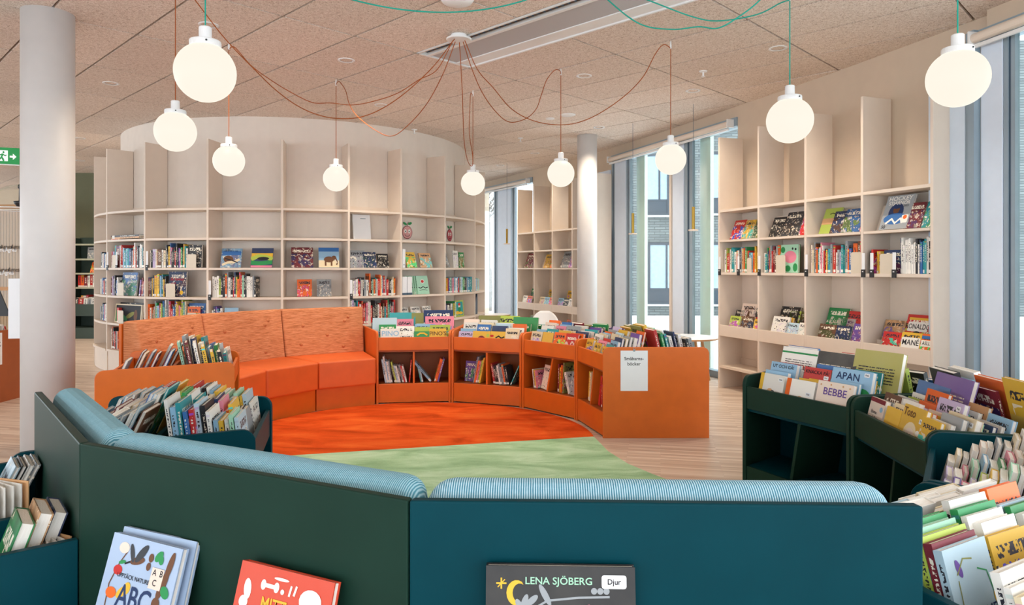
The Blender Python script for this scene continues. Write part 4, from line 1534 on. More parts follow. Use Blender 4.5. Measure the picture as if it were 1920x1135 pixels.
def fill(kind, unit, inner, ncol, nper, codes, wr, hr, tr, where, group, lean=15, special={}, z0=.535, rise=.05, styles=('art', 'band', 'art', 'plain'), parts=False, y_in=.045, umax=.96, dense=1.0, turn=1.2, cols=None, gap_at=99, gap_w=0.0):
    e, F, hh, yi, yo = unit
    ym = (yi + yo) / 2
    G = F if inner else F @ T(0, yi + yo, 0) @ RZ(180)
    n = 0
    for c in (cols or range(ncol)):
        cturn, clean = random.uniform(-turn, turn), random.uniform(-2, 2)
        step = (ym - .02 - yi - y_in - .075) / max(nper - 1, 1) * dense
        for k in range(nper):
            y = yi + y_in + step * k + (gap_w if k >= gap_at else 0)
            yw = y if inner else (yi + yo - y)
            half = (yw * math.tan(hh) - .045) * umax
            cw = 2 * half / ncol
            sp = special.get((c, k), {})
            w = sp.get('w', random.uniform(*wr))
            w = min(w, cw - .006) if 'w' not in sp else w
            h = sp.get('h', random.uniform(*hr) * (0.92 + .16 * k / max(1, nper - 1)))
            t = sp.get('t', min(random.uniform(*tr), step * .9))
            t = min(t, step * .88 * math.cos(R(lean + 3)))
            code = sp.get('c', codes[(c * nper + k) % len(codes)])
            x = -half + c * cw + (cw - w) * random.uniform(.15, .85)
            if 'x' in sp:
                x = sp['x']
            z = sp.get('z', z0 + rise * k / max(1, nper - 1))
            look = sp.get('look', CODES[code][1] + ' ' + ('picture book' if h > .2 else 'small board book'))
            lb = '%s, %s deep, %s stack, %s of %s' % (look, ORD[k], ORD[c], 'inner half' if inner else 'outer half', where)
            if len(lb.replace('-', '').split()) > 16:
                lb = '%s, %s deep in %s' % (look, ORD[k], where)
            o = facing(kind, G, x, y, z, w, h, t, code, sp.get('style', styles[(c * 3 + k) % len(styles)]), lb, sp.get('lean', lean + clean + random.uniform(-.5, .5)), group, sp.get('parts', parts), cturn + random.uniform(-.3, .3), hexc=sp.get('hexc'))
            n += 1
            for q in sp.get('shapes', ()):
                pass
            if 'shapes' in sp:
                shapes(o, t, sp['shapes'])
            for s, u, v, size, cc in sp.get('text', ()):
                text('cover_title', s, size, ink(cc), o, on_front(t, u, v, .0014))
            if 'pek' in sp:
                u, v = sp['pek']
                sticker(o, t, u, v, .03, .02, 'Pek', .013)
    return n


OA = [(112, 83.5), (83.5, 54.5), (54.5, 26.5), (26.5, 0.5)]
ONAMES = ['sofa-side orange bin', 'second orange bin', 'third orange bin', 'notice-end orange bin']
OL = ['orange curved book bin directly beside the orange sofa', 'second orange book bin counted from the sofa', 'third orange book bin counted from the sofa, with leaning divider', 'orange book bin whose plain end carries a white notice']
ounits = []
for k, (a0, a1) in enumerate(OA):
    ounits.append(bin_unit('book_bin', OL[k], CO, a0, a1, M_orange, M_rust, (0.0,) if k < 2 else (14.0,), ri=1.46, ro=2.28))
PB = dict(wr=(.13, .19), hr=(.17, .22), tr=(.012, .03))
fill('picture_book', ounits[0], True, 4, 5, 'WWGYAWNMPWTLSABLWCNE', where=ONAMES[0], group='picture books in the orange bins', special={
    (0, 0): dict(w=.185, h=.185, t=.018, c='W', style='plain', look='white picture book with big blue title', text=[('PINO', .092, .135, .072, 'S')], shapes=[('N', stroke([(.055, .085), (.075, .09), (.095, .082), (.13, .088)], .008)), ('D', ell(.05, .03, .02, .015)), ('O', ell(.12, .028, .02, .015))]),
    (1, 0): dict(w=.15, h=.12, c='W', style='art', look='low white book with orange sun'),
    (1, 1): dict(w=.18, h=.19, c='W', style='art', look='white book with green flower'),
    (2, 0): dict(w=.155, h=.155, t=.02, c='G', style='plain', look='green book with yellow arched title', text=[('SES VI SEN', .078, .12, .03, 'Y')] if False else [], shapes=[('Y', stroke([(.03, .115), (.06, .135), (.1, .135), (.13, .115)], .016)), ('K', ell(.08, .06, .035, .035)), ('O', ell(.08, .045, .02, .02))]),
    (3, 0): dict(w=.165, h=.18, t=.018, c='Y', style='plain', look='yellow book with brown title', text=[("PINO'S", .083, .13, .055, 'D')], shapes=[('O', ell(.05, .05, .025, .02)), ('D', ell(.11, .05, .025, .02))]),
    (3, 1): dict(w=.2, h=.2, c='L', look='lime picture book'), (0, 3): dict(w=.24, h=.24, c='A', look='pale blue song book'), (1, 4): dict(w=.26, h=.28, c='T', style='plain', look='wide teal picture book'),
    (2, 4): dict(w=.28, h=.27, c='U', style='plain', look='wide olive picture book'), (3, 4): dict(w=.3, h=.3, c='N', style='art', look='wide navy edged picture book'), (3, 3): dict(w=.29, h=.25, c='P', style='art', look='wide pink and green book')}, **PB)
fill('picture_book', ounits[0], False, 3, 3, 'WLTYGNESM', where=ONAMES[0], group='picture books in the orange bins', **PB)
fill('picture_book', ounits[1], True, 4, 5, 'VSWQLYBCWGYNAWTCWOGW', where=ONAMES[1], group='picture books in the orange bins', special={
    (0, 0): dict(w=.165, h=.155, t=.02, c='I', style='art', look='violet board book'),
    (1, 0): dict(w=.185, h=.16, t=.03, c='Y', style='plain', look='yellow board book with dark haired child', shapes=[('Z', ell(.095, .07, .045, .045)), ('Q', ell(.095, .06, .03, .032)), ('R', ell(.095, .03, .012, .006)), ('L', ell(.16, .12, .015, .015))]),
    (2, 0): dict(w=.19, h=.165, t=.02, c='Y', style='plain', look='yellow book with curved black title', text=[('Ö SS', .12, .1, .05, 'K')] if False else [], shapes=[('R', ell(.04, .12, .02, .012)), ('K', stroke([(.08, .1), (.11, .12), (.14, .1), (.17, .115)], .014)), ('N', ell(.12, .04, .05, .015))]),
    (1, 4): dict(w=.24, h=.25, c='U', style='plain', look='wide olive picture book'), (3, 4): dict(w=.26, h=.24, c='G', style='plain', look='wide green picture book'), (2, 4): dict(w=.24, h=.25, c='L', look='lime picture book')}, **PB)
fill('picture_book', ounits[1], False, 3, 3, 'TGKSWLZWG', where=ONAMES[1], group='picture books in the orange bins', **PB)
fill('picture_book', ounits[2], True, 4, 6, 'CSNWQOYTWPSBOYCEQWRONWTV', where=ONAMES[2], group='picture books in the orange bins', **PB)
fill('picture_book', ounits[2], False, 3, 5, 'OBEVGKWTUZONSWC', where=ONAMES[2], group='picture books in the orange bins', **PB)
fill('picture_book', ounits[3], True, 3, 9, 'YYWCSOEIVWPRBCAYUHWTSNCEWVO', where=ONAMES[3], group='picture books in the orange bins', special={(2, 0): dict(w=.13, h=.15, c='Y', style='art', look='yellow monkey board book'), (1, 0): dict(w=.15, h=.16, c='Y', style='art', look='amber board book')}, **PB)
fill('picture_book', ounits[3], False, 3, 8, 'EKWNWTGRKSWTMWYUKOZWCBUY', where=ONAMES[3], group='picture books in the orange bins', wr=(.17, .24), hr=(.2, .27), tr=(.012, .03))

# leaning books in the lower compartments of the orange bins
def low_books(unit, rows, wh):
    e, F, hh, yi, yo = unit
    W = yi * math.tan(hh) - .03
    n = 0
    for u0, u1, seq, lean, hmin, hmax in rows:
        spines(F @ T(0, yi + .06, 0), -W + 2 * W * u0, -W + 2 * W * u1, 0, .1935, seq, hmin, hmax, 'lower compartment of ' + wh, 'sofa end', 'leaning_book', lean=lean, wmin=.15, wmax=.2, start=n, group='leaning books under the orange bins')
        n += len(seq)


low_books(ounits[0], [(.08, .19, 'AWSWE', -9, .17, .27), (.22, .40, 'KLEAWFERW', -14, .15, .21), (.425, .445, 'R', 5, .22, .23), (.60, .64, 'TA', -12, .15, .16), (.74, .77, 'S', -40, .24, .25), (.80, .87, 'OOV', 15, .2, .26)], ONAMES[0])
low_books(ounits[1], [(.24, .37, 'NEOPLY', 12, .2, .28), (.58, .82, 'RZKKWEEOFK', -10, .17, .2), (.84, .855, 'T', 25, .2, .21)], ONAMES[1])
low_books(ounits[2], [(.1, .2, 'WEYP', -8, .16, .2), (.6, .72, 'ZYOU', 2, .22, .28), (.8, .84, 'W', -16, .19, .2)], ONAMES[2])
low_books(ounits[3], [(.18, .26, 'YC', 8, .24, .26), (.56, .62, 'R', 15, .25, .26), (.70, .90, 'RZRFZ', 4, .18, .21)], ONAMES[3])
def low_face(unit, u, w, h, t, code, style, look, lean, y=.12, turn=0):
    e, F, hh, yi, yo = unit
    W = yi * math.tan(hh) - .03
    return facing('leaning_book', F, -W + 2 * W * u, yi + y, .1935, w, h, t, code, style, look, lean, 'leaning books under the orange bins', False, turn)
low_face(ounits[1], .09, .12, .2, .014, 'V', 'art', 'violet book alone in the lower compartment of the second orange bin', 10)
low_face(ounits[2], .2, .15, .22, .02, 'Q', 'art', 'pale grey pink book at the sofa end below the third orange bin', 12, .1, -18)
low_face(ounits[2], .66, .2, .25, .02, 'U', 'band', 'olive book with blue band below the third orange bin', 8, .14)
low_face(ounits[2], .8, .16, .2, .016, 'E', 'art', 'grey spotted book leaning below the third orange bin', 14, .07, -10)
low_face(ounits[3], .26, .17, .23, .02, 'C', 'art', 'cream dotted book below the orange bin with the notice', 10, .11)

# the notice on the plain end of the last orange unit
F, hh = ounits[3][1], ounits[3][2]
NS = ounits[3][0].matrix_world @ RZ(-math.degrees(hh)) @ Matrix(((0, 0, 1, 0), (1, 0, 0, 0), (0, 1, 0, 0), (0, 0, 0, 1)))
# panel outer face: local plane z=-g of the side profile; seen from outside
nf = NS @ T(1.46 + .135, 0, -.002)
nt = obj('notice_sheet', MB().box(0, .21, .365, .675, 0.0, .0012), M_paper, None, nf @ T(0, 0, .0015))
tag(nt, 'white paper notice with two printed words on the orange end panel', 'notice')
text('notice_text', 'Småbarns-', .036, M_ink, nt, T(.103, .612, .002), sx=1.0)
text('notice_text', 'böcker', .036, M_ink, nt, T(.103, .572, .002), sx=1.0)
cl = empty('sheet_clip', nf @ T(.105, .68, .002), 'small clear clip holding the white notice', 'clip')
obj('jaw', MB().box(-.008, .008, -.012, .004, .001, .006), M_alu, cl, bevel=.002)
obj('loop', MB().tube([(-.006, .004, .003), (-.005, .018, .003), (.005, .018, .003), (.006, .004, .003)], .0015, 6), M_alu, cl)

# ------------------------------------------------------------------ orange sofa
def sofa_back(e, y_front, hh, z0, z1, thick, mat_, lean=6, m=.004, upright=False):
    """a leaning wedge cushion"""
    poly0 = trap(y_front, y_front + thick, hh, m)
    dy = (z1 - z0) * math.tan(R(lean))
    poly1 = trap(y_front + dy, y_front + thick if upright else y_front + dy + thick * .8, hh, m)
    vs = [(x, y, z0) for x, y in poly0] + [(x, y, z1) for x, y in poly1]
    mb = MB().add(vs, [(3, 2, 1, 0), (4, 5, 6, 7), (0, 1, 5, 4), (1, 2, 6, 5), (2, 3, 7, 6), (3, 0, 4, 7)])
    return obj('back_cushion', mb, mat_, e, bevel=.018, bseg=3)


SA = [(181.5, 158.5), (158.5, 135.3), (135.3, 112.3)]
SN2 = ['beside the small orange bin', 'in the middle of the bench', 'beside the tall orange book bins']
for k, (a0, a1) in enumerate(SA):
    F, hh = ring(CO, a0, a1)
    e = empty('sofa_section', F, 'orange curved sofa section with buttoned back, ' + SN2[k], 'sofa', 'orange sofa sections')
    ri = 1.40
    yi = ri * math.cos(hh)
    obj('seat_cushion', MB().prism(trap(yi, yi + .68, hh, .003), .205, .452), M_leather, e, bevel=.016, bseg=3)
    obj('base', MB().prism(trap(yi + .05, yi + .7, hh, .006), 0.004, .205), M_orange, e)
    b = sofa_back(e, yi + .60, hh, .44, .905, .186, M_backfab, 11, .004, True)
    W = (yi + .6) * math.tan(hh)
    for u, v in ((-.55, .30), (-.62, .12), (.05, .2), (.52, .33), (.62, .37), (.45, .08), (.78, .25), (-.1, .08))[:6 if k else 8]:
        yb = yi + .60 + v * math.tan(R(11)) - .002
        obj('button', MB().lathe([(0.0, .010), (.010, .008), (.0165, .002), (.018, -.004)], 16), M_backfab, e, T(u * W, yb, .44 + v) @ RX(90 - 11), smooth=True)
    yo = yi + .79
    obj('back_board', MB().prism(trap(yo, yo + .02, hh, .001), .004, .885), M_orange, e, bevel=.002, bseg=1)

# small orange bin next to the sofa
uo = bin_unit('book_bin', 'small orange book bin between the sofa end and the teal bin', CO, 214, 183.5, M_orange, M_rust, (0.0,), ri=1.30, ro=2.10, hs=.69)
fill('picture_book', uo, True, 3, 6, 'KYYWZMTGSWNEWABTYWOC', where='small orange bin', group='picture books in the small orange bin', wr=(.15, .19), hr=(.2, .25), tr=(.014, .026), lean=10, turn=6, rise=.06)
fill('picture_book', uo, False, 2, 4, 'NSWKEHZB', where='small orange bin', group='picture books in the small orange bin', wr=(.16, .2), hr=(.2, .24), tr=(.012, .02), lean=24, turn=6, rise=.03)

# ------------------------------------------------------------------ rugs
poly = [(-.76 + (1.39 if a < 178 else 1.235) * math.cos(R(a)), 5.36 + (1.39 if a < 178 else 1.235) * math.sin(R(a))) for a in range(1, 212, 4)]
o = obj('orange_rug', MB().prism(poly, .001, .013), M_rug_o, None)
tag(o, 'round orange carpet piece inside the orange furniture ring', 'rug')
pa, pb = poly[-1], poly[0]
gp = [(pa[0], pa[1] - .003), (-1.2, 3.75), (-1.02, 3.3)] + [(.25 + 1.24 * math.cos(R(a)), 3.2 + 1.24 * math.sin(R(a))) for a in range(186, 362, 6)]
gp += [(1.38, 3.5), (1.25, 3.85), (1.06, 4.1), (.88, 4.41), (.77, 4.63), (.68, 4.95), (pb[0], pb[1] - .003)]
o = obj('green_rug', MB().prism(gp, .001, .013), M_rug_g, None)
tag(o, 'pale green carpet piece meeting the orange carpet along a seam', 'rug')

# ------------------------------------------------------------------ green sofa seen from behind
GA = [(208.2, 231.8), (231.8, 256.3), (256.3, 280)]
GN = ['beside the teal bin', 'in the middle of the bench', 'beside the bin of pale books']
gsec = []
for k, (a0, a1) in enumerate(GA):
    F, hh = ring(CG, a0, a1)
    e = empty('sofa_section', F, 'dark green sofa section seen from behind, ' + GN[k], 'sofa', 'green sofa sections')
    yo = 2.172 * math.cos(hh)
    yi = 1.42 * math.cos(hh)
    obj('back_board', MB().prism(trap(yo - .022, yo, hh, .0012), .004, .90), M_teal if k == 2 else M_green, e, bevel=.004, bseg=2)
    b = sofa_back(e, yo - .140, hh, .44, .912, .116, M_cushion if k == 2 else M_cushion2, 0, .004)
    b.modifiers['bevel'].width = .045
    b.modifiers['bevel'].segments = 5
    obj('seat_cushion', MB().prism(trap(yi, yo - .145, hh, .003), .205, .452), M_cushion2, e, bevel=.016, bseg=3)
    obj('base', MB().prism(trap(yi + .05, yo - .03, hh, .006), .004, .205), M_green, e)
    gsec.append((e, F, hh, yo))
    # the low display shelf on the outside
    zz = .478 if k == 2 else .42
    obj('display_shelf', MB().prism(trap(yo + .001, yo + .17, hh, .01 if k else .024), zz, zz + .02), M_teal, e)
    if k:
        obj('display_front', MB().prism(trap(yo + .17, yo + .188, hh, .01), .05, .51), M_teal, e, bevel=.002, bseg=1)
# partitions of the display shelf on the first section
e, F, hh, yo = gsec[0]
W = yo * math.tan(hh)
def part_board(x, y1, ztop, name='partition'):
    obj(name, MB().box(x - .011, x + .011, yo + .002, y1, .06, ztop), M_teal, e, bevel=.002, bseg=1)
part_board(-W + .013, yo + .45, .675)
part_board(-W + .26, yo + .45, .68)
part_board(W - .05, yo + .45, .69)
obj('display_shelf', MB().box(-W + .025, W - .07, yo + .171, yo + .45, .42, .44), M_teal, e)


def outer(sec):
    """frame for things standing on the outside of a sofa section: x right, y towards the sofa"""
    e, F, hh, yo = sec
    return F @ T(0, yo, 0) @ RZ(180)


# the three big books leaning on the back of the green sofa
F1 = outer(gsec[1])
def big_book(F, x, w, h, t, ztop, lean, code, look, dy=0.0, hexc=None, turn=0):
    z = ztop - h * math.cos(R(lean))
    y = -(h * math.sin(R(lean))) - .002 - t / math.cos(R(lean)) - dy
    return facing('large_picture_book', F, x, y, z, w, h, t, code, 'plain', look, lean, None, True, turn, hexc)


o = big_book(F1, -.277, .219, .296, .012, .737, 16, 'S', 'blue nature alphabet book behind its twin copy on the sofa back', .0, '9fb6d2', 2)
o = big_book(F1, -.283, .215, .296, .016, .729, 17, 'S', 'blue nature alphabet book with bird, squirrel and berry drawings', .016, 'a3b9d6')
o2 = o
shapes(o, .016, [(c, [(x * 0.81, .296 - (.34 - y) * .62) for x, y in p]) for c, p in [
    ('D', stroke([(.02, .02), (.035, .1), (.03, .18), (.05, .25), (.07, .29)], .004)), ('Q', ell(.055, .30, .02, .018)), ('R', ell(.05, .228, .017, .016)), ('G', ell(.06, .255, .014, .006, 20)),
    ('O', ell(.045, .155, .02, .018)), ('Y', ell(.085, .165, .026, .013, 50)), ('Y', ell(.1, .18, .013, .02, -10)),
    ('D', ell(.115, .27, .028, .012, 20)), ('F', ell(.125, .295, .035, .012, 60)), ('F', ell(.09, .29, .03, .008, 110)), ('K', stroke([(.09, .262), (.07, .252)], .006)),
    ('D', ell(.163, .29, .009, .014)), ('D', ell(.16, .262, .008, .013)), ('G', ell(.19, .3, .02, .011, 60)), ('G', ell(.2, .292, .016, .009, 100)),
    ('D', ell(.225, .22, .012, .05, -12)), ('D', ell(.236, .28, .010, .045, -8)), ('D', ell(.215, .16, .014, .02)), ('G', ell(.238, .2, .014, .02, 30)),
    ('Q', [(.175, .2), (.22, .2), (.222, .265), (.177, .265)])]])
text('cover_title', 'A  B', .017, M_ink, o, on_front(.016, .162, .240, .0018))
text('cover_title', 'C', .017, M_ink, o, on_front(.016, .158, .221, .0018))
text('cover_title', 'UPPTÄCK NATURENS', .0118, M_ink, o, on_front(.016, .100, .218), sx=1.0)
text('cover_title', 'ABC', .062, ink('N'), o, on_front(.016, .108, .179), sx=.85)
text('cover_title', 'FRIDMÉ', 0.0081, M_ink, o, on_front(.016, 0.1823, 0.2576)) if False else None
o = big_book(F1, .095, .228, .305, .018, .735, 17, 'R', 'red anatomy picture book with white bones and yellow title', .01, 'd8401c')
shapes(o, .018, [(c, [(x * 0.93, y * 0.93 - .011) for x, y in p]) for c, p in [('W', ell(.03, .29, .01, .02, 10)), ('W', ell(.025, .265, .012, .012)), ('W', stroke([(.07, .305), (.105, .305)], .008)), ('W', ell(.07, .305, .007, .01)), ('W', ell(.105, .305, .007, .01)),
                 ('W', stroke([(.14, .295), (.143, .315)], .005)), ('W', stroke([(.152, .298), (.156, .317)], .005)), ('W', ell(.195, .295, .028, .022)), ('W', ell(.21, .27, .02, .02, 30)), ('W', ell(.225, .25, .015, .012)), ('W', ell(.19, .255, .014, .016)), ('W', ell(.122, .3, .005, .005)), ('W', ell(.115, .322, .02, .003))]])
text('cover_title', 'MITT', 0.0372, ink('Y'), o, on_front(.018, 0.0977, 0.2382), sx=.75)
text('cover_title', 'SUPERSKELETT', 0.0437, ink('Y'), o, on_front(.018, 0.1116, 0.2010), sx=.72)
p = sticker(o, .018, .153, .221, .048, .027, None)
text('sticker_text', 'Kroppen &', .0095, M_ink, p, T(0, .005, .0006))
text('sticker_text', 'doktorn', .0095, M_ink, p, T(0, -.006, .0006))
F2 = outer(gsec[2])
o = big_book(F2, -.307, .254, .30, .02, .796, 9, 'F', 'black night garden picture book with green title and moon', .004, '0d0e13')
shapes(o, .02, [(c, [(x * .876, y * .9) for x, y in p]) for c, p in [('Y', stroke([(.02, .302), (.04, .302)], .003)), ('Y', stroke([(.03, .292), (.03, .312)], .003)), ('Y', stroke([(.023, .295), (.037, .309)], .002)),
                ('Y', [(.06 + .02 * math.cos(R(a)), .285 + .023 * math.sin(R(a))) for a in range(60, 301, 20)] + [(.066 + .014 * math.cos(R(a)), .285 + .017 * math.sin(R(a))) for a in range(300, 59, -20)]),
                ('E', stroke([(.06, .2), (.08, .25), (.12, .272), (.18, .278), (.24, .28)], .004)), ('E', ell(.075, .268, .006, .016, -20)), ('E', ell(.066, .262, .006, .014, 30)), ('E', ell(.09, .272, .006, .014, -50)), ('E', ell(.115, .282, .006, .022, 30)),
                ('E', ell(.21, .29, .006, .006)), ('E', ell(.222, .29, .006, .006)), ('E', ell(.234, .29, .006, .006)), ('P', ell(.2, .25, .012, .016)), ('P', ell(.19, .235, .02, .012))]])
text('cover_title', 'LENA SJÖBERG', .0165, ink('M'), o, on_front(.02, .124, .276), sx=1.05)
sticker(o, .02, .218, .276, .042, .022, 'Djur', .0125)

# open and leaning board books in the partitions of the first section
F0 = outer(gsec[0])
def fan(x, y, z, w, h, n, spread, label, turn=0):
    """a board book standing open like a fan, fore edges towards the viewer"""
    e = empty('open_board_book', F0 @ T(x, y, z) @ RZ(turn), label, 'book')
    for k in range(n):
        a = (k - (n - 1) / 2) * spread
        obj('leaf', MB().box(-.0016, .0016, 0, w, 0, h), M_page, e, RZ(-a) @ T(0, -w, 0))
    for s in (0, n):
        a = (s - .3 - (n - 1) / 2) * spread if s else (-.8 - (n - 1) / 2) * spread
        obj('cover_board', MB().box(-.0016, .0016, 0, w + .004, -.002, h + .003), ink('H'), e, RZ(-a) @ T(0, -w - .004, 0))
    return e


# outside frame: x grows away from the middle partition towards the teal bin side
fan(.0, -.16, .4406, .16, .31, 9, 7, 'cream board book standing open as a fan in the green display', 90)
fan(.27, -.055, .4406, .11, .22, 5, 9, 'small board book standing ajar beside the sofa corner', 90)
for k, (x, y, h, c, tl, lb) in enumerate(((.205, -.108, .29, 'N', 20, 'navy board book leaning behind the others in the green display'), (.225, -.143, .30, 'H', 20, 'tan board book leaning in the green display'), (.245, -.178, .29, 'G', 20, 'green and red board book leaning foremost in the green display'))):
    M = F0 @ T(x, y, .4406) @ RX(-tl) @ RZ(-90)
    book('board_book', .03, .14, h, M, c, 'photo', lb, 'book', None, True)
for k in range(4):
    M = F0 @ T(-.36, -.137 - .017 * k, .4406) @ RX(-26) @ RZ(-90)
    book('board_book', .014, .15, .30, M, 'EWKA'[k], 'photo', '%s thin book leaning at the teal bin end of the display' % ORD[k].capitalize(), 'book', 'thin books at the end of the display', False)

# ------------------------------------------------------------------ teal bin beside the sofa, full of spines
ul = bin_unit('book_bin', 'teal book bin packed with pale spines beside the green sofa', CG, 207.9, 180.0, M_teal, M_teal, (0.0,), ri=1.475, ro=2.25)
fill('picture_book', ul, True, 3, 13, 'AMWYSWKARBTSWEKYOPNWCSTWGLWAYM', where='teal bin', group='picture books in the teal bin', wr=(.16, .19), hr=(.18, .23), tr=(.010, .022), lean=9, turn=4, parts=True, rise=.05)
fill('picture_book', ul, False, 3, 12, 'WSEWADTWORWYSTNZKWCEBAWTSWVEWH', where='teal bin', group='picture books in the teal bin', wr=(.17, .2), hr=(.19, .24), tr=(.008, .02), lean=24, turn=4, parts=True, rise=.05)

# ------------------------------------------------------------------ dark green bins on the window side
CR = V((0.233, 3.075, 0))
GU = [(39.9, 10.6), (10.4, -18.4), (-18.6, -48), (-48.2, -73.0)]
GUN = ['bookcase-side green bin', 'middle green bin', 'small-book green bin', 'sofa-side green bin']
gu = []
for k, (a0, a1) in enumerate(GU):
    gu.append(bin_unit('book_bin', ['dark green book bin standing before the beige bookcase', 'dark green book bin, middle of the three by the window', 'dark green book bin holding rows of small board books', 'dark green book bin beside the green sofa back'][k], CR, a0, a1, M_green if k < 2 else M_teal, M_teal, (10.0,) if k < 2 else (0.0,), ri=1.40, ro=2.17))
BB = dict(wr=(.14, .18), hr=(.15, .2), tr=(.014, .03))
fill('board_book', gu[0], True, 3, 6, 'WSWWROAYCWBWESRYTB', where=GUN[0], group='books in the first green bin', parts=True, z0=.565, special={
    (0, 0): dict(w=.17, h=.155, t=.03, c='W', style='plain', look='white board book with orange spine strip', shapes=[('Y', rrect(0, .025, 0, .155, 0)), ('H', ell(.08, .06, .02, .015)), ('K', ell(.1, .055, .015, .012))], pek=(.145, .13)),
    (1, 0): dict(w=.185, h=.15, t=.03, c='W', style='plain', look='white board book with red spine strip', shapes=[('O', rrect(0, .03, 0, .15, 0)), ('H', ell(.1, .05, .02, .015))], pek=(.15, .08)),
    (2, 0): dict(w=.21, h=.17, t=.02, c='Q', style='plain', look='blush dotted board book with big violet title', shapes=[('O', ell(.06, .02, .035, .03)), ('P', ell(.14, .02, .03, .02))] + [('H', ell(x, y, .005, .005)) for x, y in ((.02, .15), (.08, .155), (.15, .155), (.19, .15), (.03, .05), (.19, .05))], text=[('BEBBE', .108, .118, .052, 'V')]),
    (0, 2): dict(z=.60, w=.18, h=.175, t=.03, c='S', style='plain', hexc=None, look='blue board book with green hand print', text=[('UT OCH GÅ!', .09, .152, .026, 'K')], shapes=[('G', ell(.12, .06, .03, .022, 30)), ('G', ell(.135, .085, .006, .018, -20)), ('G', ell(.115, .085, .006, .018, 10)), ('G', ell(.15, .075, .006, .018, -50))]),
    (1, 2): dict(z=.60, w=.17, h=.175, t=.03, c='R', style='plain', look='red board book with framed blue door', text=[('KNACKA PÅ!', .085, .15, .026, 'K')], shapes=[('Y', rrect(.04, .13, .0, .115, 0)), ('B', rrect(.047, .123, .005, .108, 0))], pek=(.145, .128)),
    (2, 2): dict(z=.60, w=.23, h=.195, t=.03, c='S', style='plain', look='wide blue board book with green capped child', text=[('APAN', .095, .155, .052, 'N'), ('FIN', .085, .098, .048, 'N')], shapes=[('D', ell(.19, .06, .032, .03)), ('Q', ell(.18, .045, .02, .022)), ('G', ell(.19, .085, .04, .022, -10))], pek=(.2, .175)),
    (0, 5): dict(w=.25, h=.235, c='W', style='text', look='white backed picture book with green line', shapes=[('G', rrect(0, .25, .2, .21, 0))]),
    (1, 5): dict(w=.27, h=.235, c='K', style='text', look='black backed picture book'),
    (2, 5): dict(w=.27, h=.285, c='U', style='text', hexc='a9a24e', look='large olive picture book with small printed lines', z=.60)}, rise=.05, wr=(.14, .18), hr=(.145, .175), tr=(.016, .034))
fill('board_book', gu[0], False, 3, 4, 'WBKLGWRNEWSB', where=GUN[0], group='books in the first green bin', wr=(.18, .25), hr=(.2, .27), tr=(.012, .03))
fill('board_book', gu[1], True, 4, 8, 'CEDSWLWEYCWIOUVHROYQWTWHYWEOMNWS', where=GUN[1], group='books in the middle green bin', parts=True, z0=.565, special={
    (0, 0): dict(w=.14, h=.145, t=.022, c='Q', style='plain', look='small blush board book with dark top strip', shapes=[('Z', rrect(0, .14, .125, .145, 0)), ('S', ell(.115, .1, .014, .012))] , text=[('Samarkanda', .06, .075, .018, 'K')] if False else [('Emma', .055, .08, .022, 'K'), ('och Per', .06, .055, .022, 'K')]),
    (2, 0): dict(w=.175, h=.17, t=.02, c='Y', style='plain', look='yellow board book with blond toddler face', text=[('Toto', .055, .14, .048, 'D')], shapes=[('C', ell(.09, .055, .05, .05)), ('Q', ell(.09, .045, .037, .036)), ('K', ell(.078, .055, .003, .003)), ('K', ell(.102, .055, .003, .003)), ('P', ell(.09, .028, .008, .004)), ('W', ell(.15, .07, .015, .012))], pek=(.155, .12)),
    (3, 3): dict(w=.19, h=.17, t=.03, c='C', style='plain', look='cream board book with green tab and blue red title', text=[('Max och Maja', .1, .085, .034, 'N')], shapes=[('G', rrect(.06, .13, .13, .155, 0))], pek=(.165, .145)),
    (2, 4): dict(w=.18, h=.2, c='I', style='art', look='lilac board book with elephant', pek=(.15, .175)),
    (1, 5): dict(w=.17, h=.21, c='O', style='art', look='orange board book', pek=(.14, .18)),
    (0, 7): dict(w=.27, h=.215, c='B', style='text', look='blue backed picture book'), (1, 7): dict(w=.29, h=.275, c='V', style='text', look='large violet picture book with pale lines', z=.565)}, rise=.0, wr=(.12, .16), hr=(.14, .175), tr=(.012, .026))
fill('board_book', gu[1], False, 3, 6, 'LRKNCYBNTWOZEBYWSK', where=GUN[1], group='books in the middle green bin', wr=(.2, .25), hr=(.2, .28), tr=(.012, .03))
fill('small_board_book', gu[2], True, 3, 11, 'WCWWQWEWCWWIWPMSWGPQWZIVPILYWMWES', where=GUN[2], group='small board books in the green bin', wr=(.10, .12), hr=(.11, .135), tr=(.014, .024), rise=.09, lean=13, parts=True, turn=2, styles=('band', 'plain', 'art', 'plain'))
fill('small_board_book', gu[2], False, 2, 10, 'CWWHWCWOWWCWWHWCWWWC', where=GUN[2], group='small board books in the green bin', wr=(.14, .18), hr=(.15, .2), tr=(.012, .024), rise=.1, lean=14, parts=True)
